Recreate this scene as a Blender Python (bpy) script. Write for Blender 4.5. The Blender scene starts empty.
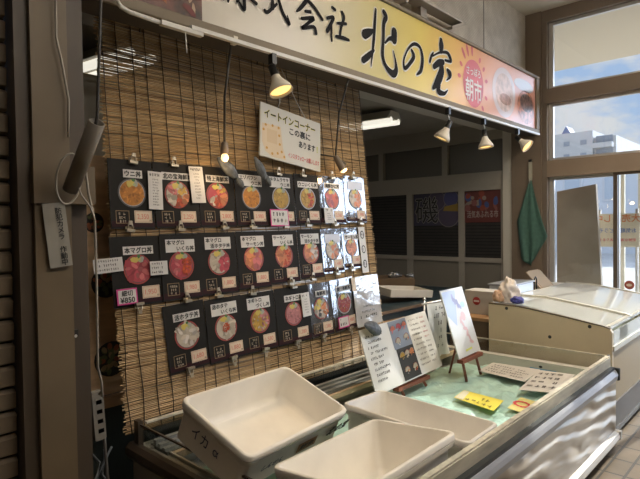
import bpy, bmesh, math, random
from mathutils import Vector, Matrix
R = math.radians
sc = bpy.context.scene
col = sc.collection
rnd = random.Random(7)

# ------------------------------------------------------------------ camera, sky, sun, lights, exposure
cd = bpy.data.cameras.new('camera')
cam = bpy.data.objects.new('camera', cd)
col.objects.link(cam)
sc.camera = cam
cd.sensor_fit = 'HORIZONTAL'
cd.sensor_width = 36.0
cd.lens = 526.88 / 640 * 36.0
cd.clip_start = 0.05
cd.clip_end = 400
yaw, pitch, roll = R(43.198), R(1.446), R(0.815)
fw = Vector((math.cos(yaw) * math.cos(pitch), math.sin(yaw) * math.cos(pitch), -math.sin(pitch)))
rt = Vector((math.sin(yaw), -math.cos(yaw), 0))
dn = fw.cross(rt)
r2 = rt * math.cos(roll) + dn * math.sin(roll)
d2 = -rt * math.sin(roll) + dn * math.cos(roll)
cam.matrix_world = Matrix(((r2.x, -d2.x, -fw.x, 0), (r2.y, -d2.y, -fw.y, 0), (r2.z, -d2.z, -fw.z, 1.37), (0, 0, 0, 1)))

SUN_DIR = Vector((0.86, -0.13, 0.50)).normalized()          # towards the sun
GLOW_DIR = Vector((0.74, -0.64, 0.22)).normalized()         # towards an added sky glow, out of view, lighting room and cards
w = bpy.data.worlds.new('sky')
sc.world = w
w.use_nodes = True
nt = w.node_tree
N = nt.nodes
L = nt.links
N.clear()
out = N.new('ShaderNodeOutputWorld')
bg = N.new('ShaderNodeBackground')
tc = N.new('ShaderNodeTexCoord')
sep = N.new('ShaderNodeSeparateXYZ')
L.new(tc.outputs['Generated'], sep.inputs[0])
grad = N.new('ShaderNodeValToRGB')
grad.color_ramp.elements[0].position = 0.0
grad.color_ramp.elements[0].color = (0.58, 0.72, 0.92, 1)
grad.color_ramp.elements[1].position = 0.6
grad.color_ramp.elements[1].color = (0.24, 0.43, 0.78, 1)
L.new(sep.outputs['Z'], grad.inputs[0])
nz = N.new('ShaderNodeTexNoise')
nz.inputs['Scale'].default_value = 7.0
nz.inputs['Detail'].default_value = 7.0
nz.inputs['Roughness'].default_value = 0.55
mp = N.new('ShaderNodeMapping')
mp.inputs['Scale'].default_value = (1, 1, 2.6)
mp.inputs['Location'].default_value = (0.9, 0.55, 0.3)
L.new(tc.outputs['Generated'], mp.inputs[0])
L.new(mp.outputs[0], nz.inputs['Vector'])
cr = N.new('ShaderNodeValToRGB')
cr.color_ramp.elements[0].position = 0.44
cr.color_ramp.elements[1].position = 0.56
L.new(nz.outputs[0], cr.inputs[0])
mx = N.new('ShaderNodeMix')
mx.data_type = 'RGBA'
L.new(cr.outputs[0], mx.inputs[0])
L.new(grad.outputs[0], mx.inputs[6])
mx.inputs[7].default_value = (0.80, 0.81, 0.84, 1)
# added glow patch in the sky, for fill light and card sheen
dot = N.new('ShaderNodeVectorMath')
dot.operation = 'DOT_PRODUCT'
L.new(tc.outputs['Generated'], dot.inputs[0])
dot.inputs[1].default_value = GLOW_DIR
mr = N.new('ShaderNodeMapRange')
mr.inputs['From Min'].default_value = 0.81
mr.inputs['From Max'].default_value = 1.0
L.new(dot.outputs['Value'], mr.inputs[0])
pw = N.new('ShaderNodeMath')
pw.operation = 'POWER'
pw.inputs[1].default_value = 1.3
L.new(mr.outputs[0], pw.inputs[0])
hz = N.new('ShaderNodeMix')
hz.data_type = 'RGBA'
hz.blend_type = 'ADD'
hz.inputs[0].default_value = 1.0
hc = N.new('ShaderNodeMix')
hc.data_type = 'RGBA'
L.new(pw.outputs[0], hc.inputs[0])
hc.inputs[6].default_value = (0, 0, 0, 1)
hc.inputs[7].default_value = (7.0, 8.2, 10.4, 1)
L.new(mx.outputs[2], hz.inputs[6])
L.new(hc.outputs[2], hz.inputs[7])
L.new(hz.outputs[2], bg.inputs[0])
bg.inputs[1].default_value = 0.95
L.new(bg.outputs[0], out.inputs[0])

sl = bpy.data.lights.new('sun', 'SUN')
sl.energy = 4.6
sl.angle = R(0.6)
sl.color = (1.0, 0.93, 0.82)
sun = bpy.data.objects.new('sun', sl)
col.objects.link(sun)
sun.rotation_euler = SUN_DIR.to_track_quat('Z', 'Y').to_euler()

HALL_FILL_LAMPS = [((3.6, 0.2, 3.05), 30.0), ((1.5, -0.1, 3.05), 21.0), ((-1.8, -0.9, 3.05), 2.0)]   # added battens out of view that fill the hall with light
SHOP_LAMP_W = 2.5
SPOT_W = 17.0

vs = sc.view_settings
vs.view_transform = 'Standard'
vs.look = 'None'
vs.gamma = 1.0
vs.use_curve_mapping = False
vs.exposure = 0.0
sc.cycles.use_denoising = True
sc.cycles.max_bounces = 8
sc.cycles.transparent_max_bounces = 16
sc.cycles.caustics_reflective = False
sc.cycles.caustics_refractive = False

# ------------------------------------------------------------------ materials
MATS = {}


def mat(name, c, rough=0.6, metal=0.0, emit=None, estr=0.0, noise=0.0, nscale=20.0, bump=0.0, bscale=40.0, spec=0.5, nstretch=None, trans=0.0, coat=0.0):
    if name in MATS:
        return MATS[name]
    m = bpy.data.materials.new(name)
    m.use_nodes = True
    t = m.node_tree
    b = t.nodes['Principled BSDF']
    b.inputs['Base Color'].default_value = (*c, 1)
    b.inputs['Roughness'].default_value = rough
    b.inputs['Metallic'].default_value = metal
    b.inputs['Specular IOR Level'].default_value = spec
    if trans:
        b.inputs['Transmission Weight'].default_value = trans
    if coat:
        b.inputs['Coat Weight'].default_value = coat
        b.inputs['Coat Roughness'].default_value = 0.06
        b.inputs['Coat IOR'].default_value = 2.3
    if emit:
        b.inputs['Emission Color'].default_value = (*emit, 1)
        b.inputs['Emission Strength'].default_value = estr
    if noise or bump:
        tcn = t.nodes.new('ShaderNodeTexCoord')
        vec = tcn.outputs['Object']
        if nstretch:
            mpn = t.nodes.new('ShaderNodeMapping')
            mpn.inputs['Scale'].default_value = nstretch
            t.links.new(vec, mpn.inputs[0])
            vec = mpn.outputs[0]
    if noise:
        n = t.nodes.new('ShaderNodeTexNoise')
        n.inputs['Scale'].default_value = nscale
        n.inputs['Detail'].default_value = 5
        t.links.new(vec, n.inputs['Vector'])
        rp = t.nodes.new('ShaderNodeValToRGB')
        rp.color_ramp.elements[0].position = 0.3
        rp.color_ramp.elements[1].position = 0.7
        rp.color_ramp.elements[0].color = (*[max(0, x * (1 - noise)) for x in c], 1)
        rp.color_ramp.elements[1].color = (*[min(1, x * (1 + noise)) for x in c], 1)
        t.links.new(n.outputs[0], rp.inputs[0])
        t.links.new(rp.outputs[0], b.inputs['Base Color'])
    if bump:
        n2 = t.nodes.new('ShaderNodeTexNoise')
        n2.inputs['Scale'].default_value = bscale
        n2.inputs['Detail'].default_value = 3
        t.links.new(vec, n2.inputs['Vector'])
        bp = t.nodes.new('ShaderNodeBump')
        bp.inputs['Strength'].default_value = bump
        bp.inputs['Distance'].default_value = 0.01
        t.links.new(n2.outputs[0], bp.inputs['Height'])
        t.links.new(bp.outputs[0], b.inputs['Normal'])
        if coat:
            t.links.new(bp.outputs[0], b.inputs['Coat Normal'])
    MATS[name] = m
    return m


def glass_mat(name, tint=(0.93, 0.96, 0.95), refl=0.08, rough=0.0):
    if name in MATS:
        return MATS[name]
    m = bpy.data.materials.new(name)
    m.use_nodes = True
    t = m.node_tree
    t.nodes.clear()
    o = t.nodes.new('ShaderNodeOutputMaterial')
    tr = t.nodes.new('ShaderNodeBsdfTransparent')
    tr.inputs[0].default_value = (*tint, 1)
    g = t.nodes.new('ShaderNodeBsdfGlossy')
    g.inputs['Roughness'].default_value = rough
    lw = t.nodes.new('ShaderNodeLayerWeight')
    lw.inputs['Blend'].default_value = 0.5
    p5 = t.nodes.new('ShaderNodeMath')
    p5.operation = 'POWER'
    p5.inputs[1].default_value = 4.0
    t.links.new(lw.outputs['Facing'], p5.inputs[0])
    ad = t.nodes.new('ShaderNodeMath')
    ad.operation = 'ADD'
    ad.use_clamp = True
    ad.inputs[1].default_value = refl
    t.links.new(p5.outputs[0], ad.inputs[0])
    mx_ = t.nodes.new('ShaderNodeMixShader')
    t.links.new(ad.outputs[0], mx_.inputs[0])
    t.links.new(tr.outputs[0], mx_.inputs[1])
    t.links.new(g.outputs[0], mx_.inputs[2])
    t.links.new(mx_.outputs[0], o.inputs[0])
    MATS[name] = m
    return m


# ------------------------------------------------------------------ mesh builder
def font_mesh(s, off=0.0, shear=0.0):
    key = (s, off, shear)
    if key in FONTS:
        return FONTS[key]
    cu = bpy.data.curves.new('lettering', 'FONT')
    cu.body = s
    cu.offset = off
    cu.shear = shear
    cu.resolution_u = 3
    o = bpy.data.objects.new('lettering', cu)
    col.objects.link(o)
    bpy.context.view_layer.update()
    dg = bpy.context.evaluated_depsgraph_get()
    me = bpy.data.meshes.new_from_object(o.evaluated_get(dg))
    v = [(p.co.x, p.co.y) for p in me.vertices]
    f = [tuple(p.vertices) for p in me.polygons]
    bpy.data.objects.remove(o)
    bpy.data.curves.remove(cu)
    bpy.data.meshes.remove(me)
    FONTS[key] = (v, f)
    return FONTS[key]


FONTS = {}


class MB:
    def __init__(s):
        s.v, s.f, s.m, s.mats, s.smooth = [], [], [], [], []

    def mi(s, m):
        if m not in s.mats:
            s.mats.append(m)
        return s.mats.index(m)

    def add(s, vs_, fs, m, smooth=False):
        b = len(s.v)
        s.v += [Vector(p) for p in vs_]
        i = s.mi(m)
        for f in fs:
            s.f.append(tuple(b + k for k in f))
            s.m.append(i)
            s.smooth.append(smooth)
        return s

    def box(s, x0, x1, y0, y1, z0, z1, m):
        v = [(x, y, z) for z in (z0, z1) for y in (y0, y1) for x in (x0, x1)]
        return s.add(v, [(0, 2, 3, 1), (4, 5, 7, 6), (0, 1, 5, 4), (2, 6, 7, 3), (0, 4, 6, 2), (1, 3, 7, 5)], m)

    def slab(s, o, ux, uy, w_, h_, t, m, bev=0.0):
        """a box with its front face centred on o, spanned by ux, uy, thickness t backwards"""
        o, ux, uy = Vector(o), Vector(ux).normalized(), Vector(uy).normalized()
        n = ux.cross(uy)
        a, b = ux * w_ / 2, uy * h_ / 2
        if bev:
            fr = [o - a + ux * bev - b, o + a - ux * bev - b, o + a - b + uy * bev, o + a + b - uy * bev, o + a - ux * bev + b, o - a + ux * bev + b, o - a + b - uy * bev, o - a - b + uy * bev]
        else:
            fr = [o - a - b, o + a - b, o + a + b, o - a + b]
        k = len(fr)
        return s.add(fr + [p - n * t for p in fr], [tuple(range(k)), tuple(range(2 * k - 1, k - 1, -1))] + [(i, k + i, k + (i + 1) % k, (i + 1) % k) for i in range(k)], m)

    def quad(s, a, b, c, d, m):
        return s.add([a, b, c, d], [(0, 1, 2, 3)], m)

    def prism(s, pts, vec, m, smooth=False):
        pts = [Vector(p) for p in pts]
        vec = Vector(vec)
        k = len(pts)
        return s.add(pts + [p + vec for p in pts], [tuple(range(k - 1, -1, -1)), tuple(range(k, 2 * k))] + [(i, (i + 1) % k, k + (i + 1) % k, k + i) for i in range(k)], m, smooth)

    def tube(s, pts, rad, m, n=8, caps=True):
        pts = [Vector(p) for p in pts]
        rads = rad if isinstance(rad, (list, tuple)) else [rad] * len(pts)
        vs_, fs = [], []
        up = Vector((0.13, 0.29, 0.95))
        for i, p in enumerate(pts):
            d = (pts[min(i + 1, len(pts) - 1)] - pts[max(i - 1, 0)]).normalized()
            a = d.cross(up)
            if a.length < 0.05:
                a = d.cross(Vector((1, 0, 0)))
            a.normalize()
            b = d.cross(a)
            for k in range(n):
                t = 2 * math.pi * k / n
                vs_.append(p + (a * math.cos(t) + b * math.sin(t)) * rads[i])
        for i in range(len(pts) - 1):
            for k in range(n):
                fs.append((i * n + k, i * n + (k + 1) % n, (i + 1) * n + (k + 1) % n, (i + 1) * n + k))
        if caps:
            fs.append(tuple(range(n - 1, -1, -1)))
            fs.append(tuple(range((len(pts) - 1) * n, len(pts) * n)))
        return s.add(vs_, fs, m, True)

    def lathe(s, o, axis, prof, m, n=20, caps=False):
        """prof: (distance along axis, radius)"""
        o, ax = Vector(o), Vector(axis).normalized()
        a = ax.orthogonal().normalized()
        b = ax.cross(a)
        vs_, fs = [], []
        for d, r in prof:
            for k in range(n):
                t = 2 * math.pi * k / n
                vs_.append(o + ax * d + (a * math.cos(t) + b * math.sin(t)) * r)
        for i in range(len(prof) - 1):
            for k in range(n):
                fs.append((i * n + k, i * n + (k + 1) % n, (i + 1) * n + (k + 1) % n, (i + 1) * n + k))
        if caps:
            fs.append(tuple(range(n - 1, -1, -1)))
            fs.append(tuple(range((len(prof) - 1) * n, len(prof) * n)))
        return s.add(vs_, fs, m, True)

    def disc(s, o, ux, uy, rx, ry, m, n=16, rot=0.0, wob=0.0, rg=None):
        o, ux, uy = Vector(o), Vector(ux), Vector(uy)
        p = []
        for k in range(n):
            t = 2 * math.pi * k / n
            q = 1 + (rg.uniform(-wob, wob) if rg else 0)
            x, y = rx * q * math.cos(t), ry * q * math.sin(t)
            x, y = x * math.cos(rot) - y * math.sin(rot), x * math.sin(rot) + y * math.cos(rot)
            p.append(o + ux * x + uy * y)
        return s.add(p, [tuple(range(n))], m)

    def text(s, o, ux, uy, h, txt, m, off=0.012, align='l', sx=1.0, shear=0.0, fit=None):
        v, f = font_mesh(txt, 0.0, shear)
        if not v:
            return s
        x0, x1 = min(p[0] for p in v), max(p[0] for p in v)
        if fit:
            sx = fit / ((x1 - x0) * h)
        dx = -x0 if align == 'l' else (-(x0 + x1) / 2 if align == 'c' else -x1)
        o, ux, uy = Vector(o), Vector(ux), Vector(uy)
        nn = ux.cross(uy)
        k = 0
        for ax_, ay_ in ((0, 0), (1, 0), (-1, 0), (0, 1), (0, -1)) if off < 0.04 else ((0, 0), (1, 0), (-1, 0), (0, 1), (0, -1), (0.7, 0.7), (-0.7, 0.7), (0.7, -0.7), (-0.7, -0.7)):
            if k and off <= 0.0:
                break
            s.add([o + ux * ((p[0] + dx + ax_ * off * 0.8) * h * sx) + uy * ((p[1] + ay_ * off * 0.8) * h) + nn * (0.00012 * k) for p in v], f, m)
            k += 1
        return s

    def scribble(s, o, ux, uy, w_, h_, m, rg, gap=0.25):
        """a short row of pen strokes too small to read, starting at o"""
        o, ux, uy = Vector(o), Vector(ux), Vector(uy)
        x = 0.0
        while x < w_:
            cw = h_ * rg.uniform(0.5, 0.95)
            if rg.random() > 0.1:
                for _ in range(3):
                    if rg.random() < 0.5:
                        yy = rg.uniform(0.05, 0.8) * h_
                        s.quad(*[o + ux * a + uy * b for a, b in ((x, yy), (x + cw * 0.8, yy), (x + cw * 0.8, yy + h_ * 0.17), (x, yy + h_ * 0.17))], m)
                    else:
                        xx = x + rg.uniform(0, 0.65) * cw
                        s.quad(*[o + ux * a + uy * b for a, b in ((xx, 0), (xx + h_ * 0.16, 0), (xx + h_ * 0.16, h_ * 0.9), (xx, h_ * 0.9))], m)
            x += cw + h_ * gap
        return s

    def ribbon(s, pts, to3, m, extra=0.0, caps3=None):
        """brush stroke: (x, z, width) points, smoothed"""
        P = []
        k = len(pts)
        for i in range(k - 1):
            p0, p1, p2, p3 = pts[max(i - 1, 0)], pts[i], pts[i + 1], pts[min(i + 2, k - 1)]
            for j in range(7):
                t = j / 7
                P.append([0.5 * (2 * p1[c] + (p2[c] - p0[c]) * t + (2 * p0[c] - 5 * p1[c] + 4 * p2[c] - p3[c]) * t * t + (3 * p1[c] - p0[c] - 3 * p2[c] + p3[c]) * t ** 3) for c in range(3)])
        P.append(list(pts[-1]))
        Lp, Rp = [], []
        for i, p in enumerate(P):
            a, b = P[max(i - 1, 0)], P[min(i + 1, len(P) - 1)]
            dx, dz = b[0] - a[0], b[1] - a[1]
            l = math.hypot(dx, dz) or 1
            hw = max(p[2], 0.002) / 2 + extra
            Lp.append((p[0] - dz / l * hw, p[1] + dx / l * hw))
            Rp.append((p[0] + dz / l * hw, p[1] - dx / l * hw))
        for i in range(len(P) - 1):
            s.quad(to3(*Lp[i]), to3(*Lp[i + 1]), to3(*Rp[i + 1]), to3(*Rp[i]), m)
        for e in (0, -1):
            c = P[e]
            hw = max(c[2], 0.002) / 2 + extra
            s.add([(caps3 or to3)(c[0] + hw * math.cos(a * math.pi / 5), c[1] + hw * math.sin(a * math.pi / 5)) for a in range(10)], [tuple(range(10))], m)
        return s

    def build(s, name, parent=None, origin=None, label=None, cat=None, group=None, kind=None, bevel=0.0):
        org = Vector(origin) if origin is not None else Vector((0, 0, 0))
        base = WORLD.get(parent.name, Vector((0, 0, 0))) if parent else Vector((0, 0, 0))
        if parent and origin is None:
            org = base.copy()
        me = bpy.data.meshes.new(name)
        me.from_pydata([tuple(p - org) for p in s.v], [], s.f)
        for m in s.mats:
            me.materials.append(m)
        me.polygons.foreach_set('material_index', s.m)
        me.polygons.foreach_set('use_smooth', s.smooth)
        me.update()
        o = bpy.data.objects.new(name, me)
        col.objects.link(o)
        o.location = org - base
        WORLD[o.name] = org
        if parent:
            o.parent = parent
        if bevel:
            bm_ = o.modifiers.new('bevel', 'BEVEL')
            bm_.width = bevel
            bm_.segments = 2
            bm_.limit_method = 'ANGLE'
        return tag(o, label, cat, group, kind)


WORLD = {}


def tag(o, label=None, cat=None, group=None, kind=None):
    for k, v in (('label', label), ('category', cat), ('group', group), ('kind', kind)):
        if v:
            o[k] = v
    return o


def empty(name, loc, label, cat, group=None):
    o = bpy.data.objects.new(name, None)
    col.objects.link(o)
    o.location = loc
    WORLD[o.name] = Vector(loc)
    return tag(o, label, cat, group)


X, Y, Z = Vector((1, 0, 0)), Vector((0, 1, 0)), Vector((0, 0, 1))

# ------------------------------------------------------------------ the setting
def tile_mat(name, c1, c2, mortar, bw, rh, msize=0.012, offset=0.5, rough=0.45, plane='xy'):
    m = bpy.data.materials.new(name)
    m.use_nodes = True
    t = m.node_tree
    b = t.nodes['Principled BSDF']
    tcn = t.nodes.new('ShaderNodeTexCoord')
    br = t.nodes.new('ShaderNodeTexBrick')
    br.offset = offset
    br.inputs['Color1'].default_value = (*c1, 1)
    br.inputs['Color2'].default_value = (*c2, 1)
    br.inputs['Mortar'].default_value = (*mortar, 1)
    br.inputs['Scale'].default_value = 1.0
    br.inputs['Mortar Size'].default_value = msize
    br.inputs['Brick Width'].default_value = bw
    br.inputs['Row Height'].default_value = rh
    vec = tcn.outputs['Object']
    if plane == 'xz':
        rot = t.nodes.new('ShaderNodeMapping')
        rot.inputs['Rotation'].default_value = (R(-90), 0, 0)
        t.links.new(vec, rot.inputs[0])
        vec = rot.outputs[0]
    t.links.new(vec, br.inputs['Vector'])
    n = t.nodes.new('ShaderNodeTexNoise')
    n.inputs['Scale'].default_value = 9
    n.inputs['Detail'].default_value = 6
    t.links.new(tcn.outputs['Object'], n.inputs['Vector'])
    mxx = t.nodes.new('ShaderNodeMix')
    mxx.data_type = 'RGBA'
    mxx.blend_type = 'MULTIPLY'
    mxx.inputs[0].default_value = 0.55
    t.links.new(br.outputs['Color'], mxx.inputs[6])
    rp = t.nodes.new('ShaderNodeValToRGB')
    rp.color_ramp.elements[0].position = 0.3
    rp.color_ramp.elements[0].color = (0.55, 0.52, 0.48, 1)
    rp.color_ramp.elements[1].position = 0.7
    rp.color_ramp.elements[1].color = (1, 1, 1, 1)
    t.links.new(n.outputs[0], rp.inputs[0])
    t.links.new(rp.outputs[0], mxx.inputs[7])
    t.links.new(mxx.outputs[2], b.inputs['Base Color'])
    b.inputs['Roughness'].default_value = rough
    bp = t.nodes.new('ShaderNodeBump')
    bp.inputs['Strength'].default_value = 0.4
    bp.inputs['Distance'].default_value = 0.004
    bp.invert = True
    t.links.new(br.outputs['Fac'], bp.inputs['Height'])
    t.links.new(bp.outputs[0], b.inputs['Normal'])
    return m


def struct(name, mb, **k):
    return mb.build(name, kind='structure', **k)


m_tile = tile_mat('floor_tiles', (0.19, 0.135, 0.075), (0.145, 0.104, 0.058), (0.05, 0.038, 0.026), 0.21, 0.105, 0.007, 0.0)
m_siding = tile_mat('siding', (0.74, 0.68, 0.58), (0.72, 0.66, 0.56), (0.55, 0.50, 0.42), 0.03, 0.012, 0.003, 0.5, 0.7, 'xz')
m_ceil = mat('hall_ceiling', (0.74, 0.68, 0.58), 0.8)
m_brown = mat('brown_wood', (0.15, 0.105, 0.07), 0.55, noise=0.15, nscale=6)
m_tan = mat('tan_wall', (0.27, 0.20, 0.14), 0.6, noise=0.08, nscale=5)
m_white = mat('cream_paint', (0.60, 0.56, 0.48), 0.5)
m_greywall = mat('grey_wall', (0.36, 0.34, 0.30), 0.75, noise=0.08, nscale=3)
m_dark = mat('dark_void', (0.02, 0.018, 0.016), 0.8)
m_black = mat('black_plastic', (0.018, 0.018, 0.018), 0.4)
m_steel = mat('steel', (0.55, 0.54, 0.52), 0.32, 0.9)
m_alu = mat('aluminium', (0.62, 0.60, 0.57), 0.4, 0.6)
m_bronze = mat('bronze_frame', (0.20, 0.155, 0.115), 0.45, 0.2)
m_glass = glass_mat('window_glass', (0.95, 0.97, 0.98), 0.04)

struct('floor', MB().quad((-4, -4.5, 0), (5.42, -4.5, 0), (5.42, 6, 0), (-4, 6, 0), m_tile))
struct('ceiling', MB().box(-4, 5.42, -4.5, 2.16, 3.46, 3.6, m_ceil))
struct('wall_front', MB().box(1.0, 5.40, 2.14, 2.26, 2.40, 3.46, m_siding).box(2.62, 2.628, 2.134, 2.142, 2.5, 3.46, m_greywall).box(4.42, 4.428, 2.134, 2.142, 2.5, 3.46, m_greywall)
       .box(-4, 1.0, 2.14, 2.26, 2.40, 3.46, m_brown))
struct('trim_1', MB().box(0.85, 5.40, 2.04, 2.26, 2.335, 2.40, mat('beam_shaded', (0.05, 0.038, 0.028), 0.7)), )  # beam colour darkened to paint the shade behind the sign
struct('wall_hall', MB().box(-4, 5.42, -4.6, -4.5, 0, 3.46, m_greywall))
struct('wall_left', MB().box(-4.1, -4, -4.6, 6, 0, 3.46, m_greywall))
struct('wall_rear', MB().box(-4, 5.6, 6, 6.1, 0, 3.0, m_greywall))
struct('ceiling_shop', MB().box(0.6, 5.4, 2.6, 6, 2.46, 2.5, m_greywall).box(0.85, 5.4, 2.26, 2.6, 2.37, 2.5, mat('soffit_grey', (0.55, 0.53, 0.49), 0.75)))
# left pillar of the shop front and the wall strip behind the blind
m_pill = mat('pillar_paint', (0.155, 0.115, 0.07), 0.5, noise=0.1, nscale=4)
m_pill2 = mat('pillar_side_dark', (0.075, 0.056, 0.040), 0.5)  # darker tone for the strips either side of the pillar face
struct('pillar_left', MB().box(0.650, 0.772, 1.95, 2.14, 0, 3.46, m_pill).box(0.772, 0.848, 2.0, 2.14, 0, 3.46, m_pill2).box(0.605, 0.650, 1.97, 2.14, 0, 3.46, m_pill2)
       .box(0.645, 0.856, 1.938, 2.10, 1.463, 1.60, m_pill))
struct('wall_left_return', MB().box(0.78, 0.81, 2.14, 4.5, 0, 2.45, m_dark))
struct('wall_panel_grey', MB().box(0.83, 1.3, 2.42, 2.44, 1.70, 2.08, mat('grey_board', (0.55, 0.55, 0.48), 0.4)))
# right wall: timber pillar, glazed shop front, partition into the shop
struct('pillar_right', MB().box(5.345, 5.62, 1.985, 2.29, 0, 3.46, mat('pillar_timber', (0.20, 0.15, 0.105), 0.6, noise=0.08, nscale=5)))
wf = MB()
wf.box(5.36, 5.52, 1.935, 1.99, 0, 3.46, m_bronze)
for z0, z1 in ((3.345, 3.46), (2.55, 2.69), (1.825, 1.985)):
    wf.box(5.36, 5.52, -0.7, 1.935, z0, z1, m_tan if z1 < 2 else m_bronze)
wf.box(5.37, 5.52, -0.7, 1.935, 0, 0.10, m_bronze)
wf.box(5.36, 5.52, -0.78, -0.7, 0, 3.46, m_bronze)
struct('trim_2', wf)
struct('wall_right', MB().box(5.38, 5.5, -4.5, -0.75, 0, 3.46, m_greywall))


def window(name, y0, y1, z0, z1, fr=0.04, x=5.42, stile=m_alu):
    o = struct(name, MB().box(x, x + 0.035, y0, y0 + fr, z0, z1, stile).box(x, x + 0.035, y1 - fr, y1, z0, z1, stile).box(x, x + 0.035, y0 + fr, y1 - fr, z0, z0 + fr * 0.7, stile).box(x, x + 0.035, y0 + fr, y1 - fr, z1 - fr * 0.7, z1, stile))
    MB().box(x + 0.014, x + 0.02, y0 + fr, y1 - fr, z0 + fr * 0.7, z1 - fr * 0.7, m_glass).build('pane', parent=o)
    return o


window('window_1', -0.7, 1.935, 2.69, 3.345)
window('window_2', -0.7, 1.935, 1.985, 2.55)
window('door_1', 1.31, 1.935, 0.10, 1.825, 0.045)
m_doorbr = mat('door_frame_dark', (0.10, 0.075, 0.055), 0.4, 0.3)
window('door_2', 0.55, 1.35, 0.10, 1.825, 0.035, 5.375, m_doorbr)
window('door_3', -0.7, 0.60, 0.10, 1.825, 0.04)

# partition inside the shop
pt = MB()
m_part = mat('partition_paint', (0.34, 0.31, 0.26), 0.6)
m_panel = mat('partition_panel', (0.20, 0.18, 0.145), 0.7)
m_pwin = mat('partition_window_film', (0.13, 0.12, 0.10), 0.4)
pt.box(5.36, 5.46, 2.29, 2.39, 0, 2.52, m_white)
pt.box(5.38, 5.46, 2.39, 6, 1.79, 1.93, m_part)
pt.box(5.38, 5.46, 2.39, 6, 2.27, 2.52, m_part)
for y0, y1 in ((3.05, 3.12), (3.95, 4.02), (4.9, 4.97)):
    pt.box(5.38, 5.46, y0, y1, 1.93, 2.27, m_part)
pt.box(5.43, 5.45, 2.39, 6, 1.93, 2.27, m_pwin)
struct('wall_partition', pt)
m_slat = tile_mat('dark_louvre', (0.035, 0.031, 0.027), (0.03, 0.027, 0.024), (0.008, 0.008, 0.008), 4.0, 0.035, 0.006, 0.0, 0.5)
for i, (y0, y1) in enumerate(((2.39, 2.885), (2.885, 3.56), (3.56, 4.35), (4.35, 5.2))):
    fr = 0.035 if i < 2 else 0.05
    d = struct('door_%d' % (4 + i), MB().box(5.385, 5.43, y0, y0 + fr, 0, 1.79, m_part).box(5.385, 5.43, y1 - fr, y1, 0, 1.79, m_part)
               .box(5.385, 5.43, y0 + fr, y1 - fr, 1.735, 1.79, m_part).box(5.385, 5.43, y0 + fr, y1 - fr, 0.95, 1.0, m_part).box(5.40, 5.425, y0 + fr, y1 - fr, 0, 0.95, m_panel))
    b = MB().quad((0, 0, 0), (y1 - y0 - 2 * fr, 0, 0), (y1 - y0 - 2 * fr, 0.735, 0), (0, 0.735, 0), m_slat).build('pane', parent=d)
    b.location = (5.41, y1 - fr, 1.0)
    b.rotation_euler = (R(90), 0, R(-90))

# outside
struct('ground_outside', MB().quad((5.52, -60, -0.03), (120, -60, -0.03), (120, 90, -0.03), (5.52, 90, -0.03), mat('pale_paving', (0.72, 0.71, 0.69), 0.85, noise=0.1, nscale=1.0)))
m_soff = mat('canopy_soffit', (0.72, 0.61, 0.44), 0.7)
cn = MB().prism([(5.56, -6, 3.50), (7.2, -6, 3.352), (7.2, -6, 3.46), (5.56, -6, 3.60)], (0, 12, 0), m_soff)  # canopy lengthened out of view to keep the sun off the bins
cn.build('outdoor_awning', label='beige canopy over the pavement outside the top window', cat='canopy', bevel=0.005)
pb = MB().prism([(5.78, 1.99, 0), (5.78, 1.52, 0), (5.78, 1.61, 1.755), (5.78, 1.99, 1.70)], (0.06, 0, 0), mat('taupe_board', (0.40, 0.34, 0.27), 0.7, noise=0.12, nscale=4))
pb.build('partition_board', label='tall taupe board with slanted top standing outside the glass door', cat='board', bevel=0.004)
# notice facing the street, seen from behind
nb = MB()
m_notice = mat('notice_paper', (0.80, 0.74, 0.60), 0.7)
nb.slab((6.0, 1.47, 1.285), -Y, Z, 0.40, 0.34, 0.012, m_notice)
no_ = nb.build('street_notice', label='cream notice with lettering seen in reverse outside the glass door', cat='sign')
ft = MB()
for k, (zz, c, s_) in enumerate(((1.375, (0.75, 0.25, 0.10), '大売出し中'), (1.265, (0.20, 0.30, 0.60), 'お気軽にどうぞ'), (1.175, (0.70, 0.18, 0.20), '新鮮な海の幸あります'))):
    ft.text((5.998, 1.47, zz), Y, Z, (0.085, 0.05, 0.034)[k], s_, mat('notice_ink_%d' % k, c, 0.7), 0.02, 'c')
ft.build('lettering', parent=no_)
pl = MB()
pl.tube([(6.03, 1.30, -0.03), (6.03, 1.30, 1.5)], 0.014, m_alu)
pl.tube([(6.03, 1.64, -0.03), (6.03, 1.64, 1.5)], 0.014, m_alu)
pl.build('post', parent=no_)
m_post = mat('post_cream', (0.75, 0.68, 0.52), 0.6)
for k, yy in enumerate((1.66, 1.88)):
    MB().box(7.9, 7.96, yy - 0.03, yy + 0.03, -0.03, 2.0, m_post).build('street_post', label=('cream post seen through the dark framed door leaf, nearer the door edge', 'cream post beyond the glass door, beside the dark door edge')[k], cat='post', group='posts outside')
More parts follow.
